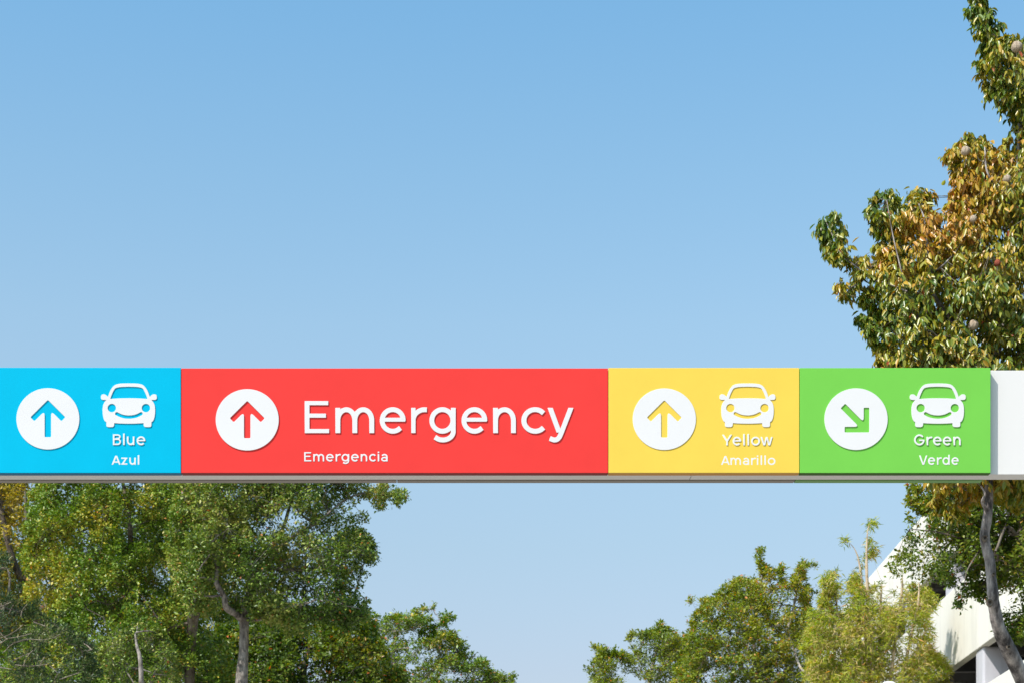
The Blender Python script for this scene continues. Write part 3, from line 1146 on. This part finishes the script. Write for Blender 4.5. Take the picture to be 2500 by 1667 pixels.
T4 = [(-160, 1150), (-100, 1010), (40, 970), (120, 1050), (128, 1180), (115, 1290), (150, 1400), (150, 1500), (80, 1560), (-160, 1620)]
tree('yellowing_tree', 'yellow-leaved tree at the left edge below the blue panel', 'tree', [T4], 40, 150, SMALL | dict(leaf=(.085, .05), droop=.35), 42000,
     M['leaf_yellow'], M['bark_dark'],
     [[(40, 2500, 40, 60), (45, 1900, 40, 50), (60, 1700, 40, 42), (75, 1560, 40, 32), (60, 1440, 39.6, 22), (30, 1360, 39.4, 16), (5, 1250, 39.4, 12), (0, 1120, 39.8, 8)],
      [(75, 1560, 40, 26), (100, 1490, 38.9, 20), (140, 1468, 38.5, 15), (200, 1430, 38.6, 9)],
      [(60, 1440, 39.6, 14), (72, 1340, 39, 11), (64, 1260, 38.8, 8), (62, 1200, 38.8, 5)]],
     (40, 0), tint=(.42, .22), wave=.8, thr=.12, seed=41, net=80, r_max=.05,
     holes=[(85, 1210, 30, 60, .1), (60, 1330, 50, 40, .25), (60, 1440, 60, 30, .3), (110, 1480, 45, 22, .05)], tint_blobs=[(30, 1210, 90, .25), (60, 1500, 80, -.3)])

T5 = [(-130, 1350), (-40, 1330), (20, 1380), (60, 1470), (110, 1500), (170, 1520), (215, 1570), (235, 1630), (200, 1720), (120, 1800), (-130, 1800)]
TW = [[(0, 775), (130, 725), (230, 670), (330, 600), (410, 535)], [(60, 1020), (110, 980), (160, 920), (235, 870)], [(220, 860), (340, 830), (470, 790), (620, 795), (780, 800), (930, 765), (1060, 700)],
      [(420, 1260), (440, 1180), (500, 1070), (580, 985)], [(270, 1240), (430, 1262), (560, 1265), (700, 1250), (850, 1230)], [(-60, 250), (70, 190), (200, 135)], [(690, 1290), (740, 1190), (785, 1100)],
      [(590, 485), (690, 520), (800, 560)], [(-40, 880), (60, 830), (140, 780), (330, 745), (560, 690)], [(-30, 1290), (80, 1300), (200, 1320)], [(880, 1260), (950, 1320), (1020, 1390)],
      [(160, 340), (200, 250), (240, 180)], [(370, 380), (400, 270), (480, 170)], [(1050, 1500), (1250, 1430), (1400, 1380)], [(200, 1190), (330, 1120), (520, 1040)]]
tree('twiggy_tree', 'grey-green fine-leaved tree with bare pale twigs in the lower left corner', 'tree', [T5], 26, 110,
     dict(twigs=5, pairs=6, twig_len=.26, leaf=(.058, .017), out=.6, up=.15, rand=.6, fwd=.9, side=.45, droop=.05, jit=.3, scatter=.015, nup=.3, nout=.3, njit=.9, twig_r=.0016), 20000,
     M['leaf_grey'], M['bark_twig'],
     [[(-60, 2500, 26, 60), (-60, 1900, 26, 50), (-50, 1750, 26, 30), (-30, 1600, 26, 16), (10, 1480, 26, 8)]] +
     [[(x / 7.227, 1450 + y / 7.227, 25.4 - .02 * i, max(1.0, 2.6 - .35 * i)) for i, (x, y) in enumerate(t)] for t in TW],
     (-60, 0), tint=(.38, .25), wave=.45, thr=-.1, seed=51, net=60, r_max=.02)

T3 = [(470, 1570), (560, 1525), (700, 1500), (800, 1488), (868, 1478), (896, 1506), (908, 1535), (950, 1590), (985, 1667), (1000, 1820), (470, 1820)]
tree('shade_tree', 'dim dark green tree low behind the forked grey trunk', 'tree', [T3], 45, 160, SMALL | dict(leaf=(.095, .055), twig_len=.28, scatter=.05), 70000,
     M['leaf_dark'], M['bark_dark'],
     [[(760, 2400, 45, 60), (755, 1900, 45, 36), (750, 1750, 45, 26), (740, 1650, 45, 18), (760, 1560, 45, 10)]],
     (760, 0), tint=(.24, .2), orange=.012, wave=1.1, thr=-.5, seed=61, net=80, r_max=.05, tint_blobs=[(930, 1640, 80, .4), (860, 1560, 50, .25)])  # low leaf tint darkens this crown in place of real shade

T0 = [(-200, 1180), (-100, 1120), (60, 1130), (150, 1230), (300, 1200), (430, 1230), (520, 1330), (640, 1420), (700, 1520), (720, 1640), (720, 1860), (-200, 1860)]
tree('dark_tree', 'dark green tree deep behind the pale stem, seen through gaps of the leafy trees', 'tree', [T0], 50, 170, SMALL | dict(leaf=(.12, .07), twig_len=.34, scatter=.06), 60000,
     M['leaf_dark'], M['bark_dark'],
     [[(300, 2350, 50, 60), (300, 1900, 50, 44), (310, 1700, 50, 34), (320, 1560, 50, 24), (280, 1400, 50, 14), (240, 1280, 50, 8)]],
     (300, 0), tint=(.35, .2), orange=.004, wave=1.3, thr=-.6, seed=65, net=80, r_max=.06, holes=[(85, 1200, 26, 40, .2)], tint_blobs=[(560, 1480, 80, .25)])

# --- middle and right background --------------------------------------
LAYER = dict(twigs=5, pairs=4, twig_len=.36, leaf=(.105, .058), out=.75, up=.02, rand=.55, zrand=.3, fwd=.5, side=.7, droop=.1, jit=.35, scatter=.045, nup=1.0, nout=.3, njit=.45, sag=.05, twig_r=.004)
T6 = [(860, 1560), (890, 1505), (911, 1515), (923, 1508), (960, 1503), (998, 1512), (1012, 1519), (1031, 1515), (1047, 1502), (1098, 1507), (1091, 1533), (1061, 1531), (1052, 1540), (1089, 1545), (1110, 1559), (1157, 1571),
      (1127, 1587), (1124, 1601), (1169, 1610), (1178, 1622), (1241, 1643), (1239, 1655), (1262, 1675), (1310, 1740), (1330, 1800), (880, 1800), (850, 1680)]
T6B = [(1012, 1498), (1028, 1481), (1054, 1482), (1070, 1488), (1063, 1495), (1040, 1497), (1030, 1503)]
tree('tiered_tree', 'small green tree with flat tiers of twigs against the sky below the red panel', 'tree', [T6, T6B], 58, 120, LAYER, 44000,
     M['leaf_fresh'], M['bark_grey'], [[(1010, 2380, 58, 40), (1008, 1900, 58, 26), (1000, 1760, 58, 18), (985, 1680, 58, 13), (960, 1600, 58, 8), (975, 1530, 58, 4)],
                                       [(992, 1710, 58, 12), (1050, 1640, 57.8, 8), (1110, 1600, 57.7, 5)], [(1000, 1740, 58, 10), (1100, 1690, 58, 7), (1200, 1655, 58, 4)]],
     (1010, 0), tint=(.5, .18), orange=.02, wave=1.0, thr=-.28, flat=1.6, seed=71, net=110, r_max=.05, holes=[(1010, 1565, 28, 18, .1), (930, 1600, 35, 20, .2), (960, 1575, 20, 14, .3), (1060, 1600, 30, 14, .35), (1030, 1640, 30, 14, .4)])

T7 = [(1640, 1667), (1665, 1560), (1680, 1512), (1704, 1492), (1725, 1480), (1668, 1479), (1701, 1458), (1745, 1452), (1769, 1438), (1811, 1421), (1838, 1423), (1865, 1429), (1883, 1423), (1847, 1403), (1859, 1391), (1880, 1392), (1897, 1405),
      (1913, 1412), (1911, 1386), (1948, 1382), (1966, 1371), (1988, 1385), (1984, 1397), (1960, 1403), (1957, 1426), (1982, 1444), (1963, 1456), (1966, 1474), (1995, 1490), (2030, 1560), (2030, 1820), (1600, 1820)]
T7B = [(1842, 1330), (1853, 1328), (1862, 1349), (1866, 1372), (1880, 1392), (1862, 1396), (1852, 1372), (1843, 1366), (1852, 1358)]
tree('rust_flecked_tree', 'olive green tree flecked with rust leaves and one twig spiking up below the yellow panel', 'tree', [T7, T7B], 62, 150, LAYER | dict(leaf=(.105, .06), zrand=.5), 80000,
     M['leaf_olive'], M['bark_grey'], [[(1850, 2340, 62, 44), (1850, 1900, 62, 26), (1860, 1740, 62, 18), (1850, 1640, 62, 13), (1840, 1560, 62, 10), (1850, 1460, 62, 6), (1862, 1385, 62, 3), (1850, 1332, 62, 1.5)],
                                       [(1857, 1690, 62, 14), (1790, 1600, 61.7, 9), (1740, 1530, 61.6, 5)], [(1852, 1640, 62, 12), (1920, 1540, 61.8, 8), (1950, 1420, 61.8, 4)],
                                       [(1925, 1540, 61, 7), (1950, 1620, 60.2, 6), (1975, 1650, 60.1, 6)]],
     (1850, 0), tint=(.41, .2), orange=.035, wave=1.0, thr=-.25, flat=1.2, seed=81, net=150, r_max=.06, tint_blobs=[(1860, 1480, 110, .12), (1720, 1650, 140, -.1)],
     holes=[(1905, 1455, 28, 20, .25), (1935, 1480, 25, 25, .35), (1895, 1500, 20, 15, .3)])

T8 = [(1405, 1612), (1440, 1618), (1452, 1640), (1460, 1600), (1443, 1572), (1462, 1578), (1498, 1592), (1543, 1584), (1550, 1562), (1561, 1549), (1591, 1540), (1612, 1535), (1618, 1514), (1626, 1530), (1650, 1535), (1690, 1560), (1720, 1667), (1740, 1820), (1420, 1820), (1440, 1680)]
tree('leafy_tree', 'lower mid-green tree left of the rust-flecked one at the bottom edge', 'tree', [T8], 66, 110, LAYER | dict(leaf=(.11, .062), zrand=.5), 36000,
     M['leaf_olive'], M['bark_grey'], [[(1580, 2330, 66, 40), (1580, 1900, 66, 24), (1575, 1760, 66, 15), (1590, 1640, 66, 9), (1618, 1540, 66, 3)]],
     (1580, 0), tint=(.34, .18), orange=.015, wave=1.0, thr=-.05, flat=1.0, seed=91, net=90, r_max=.05)

# bamboo
BB = [(1975, 1560), (1990, 1480), (2012, 1452), (2040, 1470), (2060, 1440), (2085, 1420), (2110, 1432), (2135, 1425), (2165, 1442), (2200, 1432), (2245, 1418), (2272, 1425), (2284, 1500), (2278, 1590), (2300, 1630), (2325, 1645), (2330, 1820), (1960, 1820)]
BB2 = [(2004, 1412), (2012, 1398), (2040, 1396), (2064, 1402), (2058, 1412), (2042, 1418), (2044, 1440), (2030, 1462), (2008, 1448)]
BB3 = [(2062, 1418), (2085, 1396), (2098, 1400), (2104, 1425), (2080, 1440)]
BB4 = [(2118, 1316), (2136, 1318), (2140, 1350), (2136, 1372), (2126, 1366), (2122, 1340)]
BB5 = [(2112, 1282), (2120, 1274), (2134, 1264), (2140, 1266), (2132, 1280), (2124, 1292), (2114, 1292)]
BB6 = [(2063, 1322), (2072, 1318), (2084, 1322), (2080, 1330), (2068, 1331)]
BB7 = [(2108, 1358), (2114, 1348), (2112, 1380), (2106, 1378)]
BAM = dict(twigs=4, pairs=4, twig_len=.32, leaf=(.17, .026), out=.3, up=.25, rand=.8, fwd=.9, side=.5, droop=.45, jit=.35, scatter=.05, nup=.4, nout=.4, njit=.7, twig_r=.003)
bam_main = [[(x0, 2300, 56 + dz, 10), (x0 + 2, 1900, 56 + dz, 9), ((x0 + x1) / 2, 1650, 56 + dz, 8), (x1, y1 + 60, 56 + dz, 6), (x1 + 3, y1, 56 + dz, 2.5)] for x0, x1, y1, dz in
            ((2150, 2200, 1400, -.6), (2170, 2240, 1420, -.4), (2130, 2090, 1440, -.2), (2180, 2262, 1470, .3), (2140, 2150, 1420, .4))]
bam_tops = [[(2142, 2300, 55.6, 10), (2140, 1800, 55.6, 10), (2124, 1560, 55.6, 9), (2117, 1420, 55.6, 7.5), (2115.5, 1365, 55.6, 6), (2117, 1310, 55.6, 3.4), (2121, 1280, 55.6, 1.5)],
            [(2136, 2300, 55.7, 10), (2130, 1800, 55.7, 9), (2112, 1540, 55.7, 7.5), (2105, 1430, 55.7, 6), (2097, 1370, 55.7, 4.5), (2088, 1342, 55.7, 2.5), (2076, 1326, 55.7, 1.3)],
            [(2110, 2300, 55.9, 10), (2080, 1750, 55.9, 8), (2050, 1540, 55.9, 7), (2042, 1470, 55.9, 5), (2036, 1430, 55.9, 3), (2034, 1405, 55.9, 1.5)]]
tree('bamboo_clump', 'tall yellow-green bamboo clump in front of the off-white building', 'bamboo', [BB, BB2, BB3, BB4, BB5, BB6, BB7], 56, 120, BAM, 50000,
     M['leaf_bamboo'], M['culm'], bam_tops + bam_main, (2150, 0), tint=(.58, .24), orange=.025, shape='blade', wave=.8, thr=-.05, seed=101, net=120, r_tip=.004, r_max=.012, twig_m=M['culm'],
     limb_names=['culm'] * 8, holes=[(2215, 1560, 28, 50, .35), (2195, 1620, 20, 25, .3), (2186, 1424, 34, 58, .05), (2240, 1420, 40, 20, .4), (2150, 1470, 30, 24, .4), (2075, 1490, 14, 10, .2)])

# --- dark tree behind the near one ------------------------------------
TD_ = [(2262, 1090), (2330, 1010), (2450, 980), (2600, 1000), (2680, 1150), (2670, 1350), (2600, 1500), (2520, 1560), (2478, 1565), (2450, 1545), (2432, 1500), (2420, 1425), (2395, 1405), (2375, 1382), (2350, 1415), (2325, 1422),
       (2285, 1412), (2235, 1432), (2195, 1422), (2184, 1395), (2200, 1340), (2212, 1312), (2198, 1290), (2205, 1278), (2240, 1268), (2255, 1235), (2268, 1190)]
TD2 = [(2200, 1196), (2215, 1180), (2232, 1182), (2240, 1200), (2262, 1212), (2258, 1240), (2238, 1262), (2226, 1246), (2214, 1220)]
TD3 = [(2340, 1462), (2352, 1430), (2366, 1418), (2380, 1424), (2370, 1440), (2352, 1470), (2336, 1478)]
TD4 = [(2376, 1470), (2384, 1420), (2400, 1425), (2408, 1470), (2398, 1500), (2384, 1495)]
tree('evergreen_tree', 'dark small-leaved tree behind the slender grey trunk under the white sign end', 'tree', [TD_, TD2, TD3, TD4], 26, 170,
     SMALL | dict(leaf=(.062, .036), twig_len=.18, twigs=4, droop=.25), 56000, M['leaf_dark'], M['bark_dark'],
     [[(2640, 2700, 26, 60), (2630, 2000, 26, 46), (2600, 1700, 26, 36), (2560, 1500, 26, 24), (2500, 1350, 26, 16), (2420, 1220, 26, 10)],
      [(2560, 1480, 26, 12), (2470, 1290, 25.3, 8), (2430, 1345, 25.1, 6)], [(2500, 1350, 26, 10), (2400, 1330, 25.6, 7), (2300, 1300, 25.5, 4), (2220, 1290, 25.6, 2)],
      [(2400, 1330, 25.4, 5), (2362, 1390, 25.0, 3), (2355, 1430, 25, 2)]],
     (2640, 0), tint=(.42, .2), orange=.011, wave=.6, thr=-.2, seed=111, net=120, r_tip=.004, r_max=.03,
     holes=[(2270, 1290, 18, 26, .25), (2232, 1335, 52, 92, .2), (2275, 1330, 20, 60, .6), (2310, 1275, 14, 14, .2)])

# --- the near tree -----------------------------------------------------
TN = [(2352, -60), (2356, 0), (2358, 30), (2362, 65), (2375, 85), (2388, 110), (2385, 138), (2374, 150), (2380, 175), (2392, 190), (2387, 205), (2400, 220), (2415, 238), (2440, 252), (2452, 270), (2474, 264), (2484, 280), (2466, 284), (2478, 300),
      (2474, 318), (2440, 334), (2432, 352), (2408, 352), (2385, 334), (2368, 328), (2345, 338), (2318, 346), (2300, 362), (2312, 385), (2314, 440), (2335, 452), (2326, 478), (2306, 490), (2296, 503), (2276, 480), (2262, 472), (2234, 474), (2212, 494), (2198, 500),
      (2180, 478), (2160, 464), (2134, 468), (2122, 508), (2130, 558), (2130, 605), (2140, 630), (2116, 626), (2092, 640), (2082, 672), (2104, 700), (2104, 732), (2114, 748), (2128, 772), (2104, 768), (2081, 780), (2080, 800), (2104, 832),
      (2124, 838), (2120, 856), (2138, 880), (2156, 896), (2190, 940), (2225, 1020), (2250, 1110), (2282, 1190), (2276, 1220), (2290, 1240), (2320, 1256), (2340, 1235), (2370, 1225), (2400, 1200), (2440, 1205), (2480, 1230), (2540, 1240), (2640, 1200), (2760, 1060), (2820, 800), (2800, 450), (2700, 200), (2600, 90), (2520, 74), (2486, 92), (2470, 84), (2455, 72), (2437, 74), (2433, 48), (2423, 38), (2410, 28), (2403, 0), (2396, -60), (2375, -120)]
TN_SHADE = [(2150, 905), (2250, 905), (2420, 905), (2425, 1040), (2400, 1150), (2290, 1165), (2230, 1060)]  # unseen extra foliage behind the sign, added to shade the trunk
TN2 = [(2000, 522), (2022, 522), (2038, 528), (2038, 548), (2060, 556), (2072, 586), (2060, 604), (2066, 622), (2074, 645), (2058, 640), (2040, 630), (2026, 642), (2014, 634), (2016, 616), (1996, 604), (1990, 578), (1988, 542)]
TN3 = [(2036, 686), (2052, 680), (2074, 674), (2090, 686), (2084, 708), (2060, 724), (2044, 716)]
TN = [(x + (9 if x < 2330 else 14 if y < 330 and x < 2400 else 5 if x < 2450 else 0), y) for x, y in TN]
TN2 = [(x + 13, y) for x, y in TN2]
TN3 = [(x + 9, y) for x, y in TN3]
FR = [(2376, 794, 12.0, 0), (2482, 115, 13.0, 0), (2357, 369, 11, 0), (2458, 437, 9.5, 0), (2376, 535, 8.5, 0), (2435, 642, 7.5, 1)]
NY = 17.0
DROOP = dict(twigs=4, pairs=5, twig_len=.24, leaf=(.069, .0315), out=.55, up=.05, rand=.6, fwd=.25, side=.42, droop=.85, jit=.22, scatter=.012, nup=.25, nout=.6, njit=.35, sag=.25, twig_r=.0022)


def fruit_mesh(r, red):
    nu, nv = 20, 12
    v = []
    for j in range(nv + 1):
        th = math.pi * j / nv
        for i in range(nu):
            ph = 2 * math.pi * i / nu
            k = 1 + .06 * math.cos(5 * ph + .6 * math.sin(2 * th)) * math.sin(th) + .045 * math.sin(3 * ph + 2 * th) + .05 * math.cos(2 * ph)
            v.append((r * k * math.sin(th) * math.cos(ph), r * k * math.sin(th) * math.sin(ph), r * 1.06 * math.cos(th)))
    q = [(j * nu + i, j * nu + (i + 1) % nu, (j + 1) * nu + (i + 1) % nu, (j + 1) * nu + i) for j in range(nv) for i in range(nu)]
    return mesh_from(v, np.array(q), 'fruit', smooth=True)


def near_hook(T, fr, tv):
    px = to_px(fr['p'] + fr['d'] * fr['L'][:, None] * .5)
    yy = fr['p'][:, 1]
    keep = np.ones(len(px), bool)
    for kx, ky, kr in ((2405, 1312, 7.5), (2417, 1470, 8.5), (2463, 1578, 5.5), (2426, 1400, 4)):
        yk = NY - .5 - .078 if ky < 1500 else NY - .3 - .1
        c = P(kx, ky, yk + .012)
        rk = kr * yk / F
        a = np.linspace(0, 2 * np.pi, 14, endpoint=False)
        prof = ((1.25, .012), (1.05, -.006), (.8, -.012), (.55, -.004), (.3, .004), (.02, .006))
        v = np.array([(rk * p_ * math.cos(x_) * .85, z_, rk * p_ * math.sin(x_) * (1 + .12 * math.sin(3 * x_))) for p_, z_ in prof for x_ in a])
        q = [(j * 14 + i, j * 14 + (i + 1) % 14, (j + 1) * 14 + (i + 1) % 14, (j + 1) * 14 + i) for j in range(len(prof) - 1) for i in range(14)]
        link('knot', mesh_from(v, np.array(q), 'knot', smooth=True), M['bark_dark'], T, tuple(c))
    for fx, fy, rr, red in FR:
        # sit the fruit just in front of the local leaf surface
        near = np.hypot(px[:, 0] - fx, px[:, 1] - fy) < 22
        yf = np.quantile(yy[near], .04) - .02 if near.any() else NY - .3
        keep &= ~((np.hypot(px[:, 0] - fx, px[:, 1] - fy) < rr + 1) & (yy < yf + .04))
        r = rr * yf / F
        c = P(fx, fy, yf)
        o = link('fruit', fruit_mesh(r, red), M['fruit_red' if red else 'fruit'], T, tuple(c))
        if red:
            o['label'] = 'reddish brown fruit'
        st = smooth_path([c + np.array([0, .03, -r * 3.4]), c + np.array([.004, .012, -r * 2.0]), c + np.array([0, 0, -r * .95])], 3)
        v, q = tube_arrays([(st, np.full(len(st), .0032))], 5)
        link('stalk', mesh_from(v - c, q, 'stalk', smooth=True), M['bark_twig'], o, tuple(c))
    fr = {k: v[keep] for k, v in fr.items()}
    tv = tv[keep]
    px, yy = px[keep], fr['p'][:, 1]
    # the 300 leaves that show largest become leaves of their own
    vis = (px[:, 0] > 5) & (px[:, 0] < 2495) & (px[:, 1] > 5) & ((px[:, 1] < 885) | (px[:, 1] > 1195)) & (px[:, 1] < 1660)
    cell = (px // 13).astype(int)
    key = cell[:, 0] * 1000 + cell[:, 1]
    idx = np.nonzero(vis)[0]
    idx = idx[np.argsort(yy[idx])]
    _, first = np.unique(key[idx], return_index=True)
    idx = idx[first]
    area = fr['L'][idx] * fr['W'][idx] * np.abs(np.sum(fr['n'][idx] * nrm(fr['p'][idx] - np.array([0, 0, EYE])), 1)) / fr['p'][idx][:, 1] ** 2
    idx = idx[np.argsort(-area)][:300]
    bins = 10
    meshes = []
    sv, sf = SHAPES['full']
    for b in range(bins):
        me = mesh_from(sv, sf, 'leaf', attr=np.full(len(sv), (b + .5) / bins))
        me.materials.append(M['leaf_big'])
        meshes.append(me)
    for i in idx:
        o = bpy.data.objects.new('leaf', meshes[min(bins - 1, int(tv[i] * bins))])
        COL.objects.link(o)
        m = Matrix.Identity(4)
        for r_ in range(3):
            m[r_][0] = fr['d'][i][r_] * fr['L'][i]
            m[r_][1] = fr['w'][i][r_] * fr['W'][i]
            m[r_][2] = fr['n'][i][r_] * fr['L'][i]
            m[r_][3] = fr['p'][i][r_] - T.location[r_]
        o.parent = T
        o.matrix_basis = m
    rest = np.ones(len(tv), bool)
    rest[idx] = False
    return {k: v[rest] for k, v in fr.items()}, tv[rest]


tree('fruit_tree', 'tall near tree with drooping yellow-green and bronze leaves, round tan fruits and slender grey trunk', 'tree', [TN, TN2, TN3, TN_SHADE], NY, 250, DROOP, 90000,
     M['leaf_big'], M['bark_near'],
     [[(2560, 2847, NY, 56), (2560, 2500, NY, 48), (2558, 2000, NY, 43), (2545, 1780, NY, 41), (2512, 1690, NY - .1, 39), (2480, 1622, NY - .2, 38), (2456, 1572, NY - .3, 36), (2438, 1530, NY - .4, 32), (2429, 1490, NY - .45, 29), (2425, 1455, NY - .5, 26), (2420, 1410, NY - .5, 25),
       (2417, 1370, NY - .5, 24), (2408, 1335, NY - .5, 23), (2404, 1305, NY - .5, 24), (2410, 1265, NY - .5, 23), (2414, 1220, NY - .5, 21), (2414, 1180, NY - .5, 20), (2412, 1080, NY - .4, 19), (2420, 950, NY - .2, 18), (2450, 760, NY, 15), (2475, 520, NY, 12), (2492, 260, NY, 8), (2470, 150, NY, 6), (2425, 85, NY, 4.5), (2384, 10, NY, 3), (2372, -80, NY, 2)],
      [(2412, 1070, NY - .4, 12), (2340, 960, NY - .55, 9), (2268, 862, NY - .62, 5.5), (2258, 838, NY - .62, 5.2), (2238, 768, NY - .62, 4.8), (2214, 712, NY - .6, 4.2), (2195, 640, NY - .55, 3.6), (2179, 570, NY - .45, 2.8), (2165, 490, NY - .3, 1.6)],
      [(2420, 950, NY - .2, 11), (2350, 820, NY - .3, 10), (2280, 720, NY - .45, 9), (2272, 655, NY - .55, 8), (2264, 600, NY - .5, 6), (2258, 540, NY - .4, 4), (2240, 490, NY - .2, 2.5)],
      [(2276, 668, NY - .5, 5), (2300, 650, NY - .6, 4.5), (2328, 622, NY - .6, 3)],
      [(2215, 712, NY - .7, 4), (2165, 692, NY - .45, 4), (2128, 682, NY - .3, 4), (2095, 655, NY - .2, 3.6), (2062, 628, NY - .12, 3.2), (2040, 590, NY - .1, 2.6), (2018, 545, NY - .05, 1.6)],
      [(2475, 520, NY, 8), (2440, 470, NY - .5, 6), (2410, 420, NY - .6, 5), (2404, 360, NY - .4, 3)],
      [(2492, 260, NY, 5), (2486, 190, NY - .25, 4.5), (2474, 140, NY - .3, 4), (2460, 100, NY - .25, 2.5)],
      [(2412, 1250, NY - .5, 9), (2398, 1225, NY - .6, 7), (2405, 1205, NY - .62, 6), (2395, 1185, NY - .6, 4)]],
     (2560, 0), tint=(.45, .22), orange=.005, shape='full', wave=.42, thr=-.12, seed=121, offs={id(TN_SHADE): -1.3}, rough=5.0, net=170, r_tip=.0035, r_max=.03, hook=near_hook, twig_m=M['bark_twig'],
     tint_blobs=[(2250, 640, 100, .10), (2380, 480, 90, .11), (2330, 560, 90, .07), (2210, 700, 70, .07), (2020, 580, 70, -.22), (2150, 540, 60, -.15), (2460, 780, 120, -.2), (2400, 90, 130, -.1), (2120, 800, 60, -.15), (2330, 1200, 60, .08), (2050, 700, 40, .25), (2480, 1180, 80, -.3)],
     holes=[(2270, 720, 40, 40, .5), (2320, 730, 30, 40, .5), (2480, 250, 20, 14, .3)])

# --- lamp with a white domed cap whose top shows at the bottom edge ------
LX, LY_ = 2170, 44.0
lp_c = P(LX, 1680, LY_)
lamp = thing('street_lamp', 'white domed lamp top peeping over the bottom edge beside the bamboo', 'lamp', (lp_c[0], lp_c[1], 0))
zt = P(LX, 1661.5, LY_)[2]


def lathe(prof, n=32):
    a = np.linspace(0, 2 * np.pi, n, endpoint=False)
    v = np.array([(r * math.cos(t), r * math.sin(t), z) for r, z in prof for t in a])
    q = [(j * n + i, j * n + (i + 1) % n, (j + 1) * n + (i + 1) % n, (j + 1) * n + i) for j in range(len(prof) - 1) for i in range(n)]
    return mesh_from(v, np.array(q), 'lathe', smooth=True)


rr = 24 * LY_ / F
link('lamp_head', lathe([(0.002, 0), (rr * .5, -rr * .1), (rr * .85, -rr * .32), (rr, -rr * .6), (rr * 1.55, -rr * .72), (rr * 1.6, -rr * .85), (rr * .8, -rr * 1.1), (.06, -rr * 1.2)]), M['white'], lamp, (lp_c[0], lp_c[1], zt))
link('pole', lathe([(.06, zt - rr * 1.2), (.065, 2), (.08, .25), (.16, .2), (.16, 0.0)]), M['grey_metal'], lamp, (lp_c[0], lp_c[1], 0))
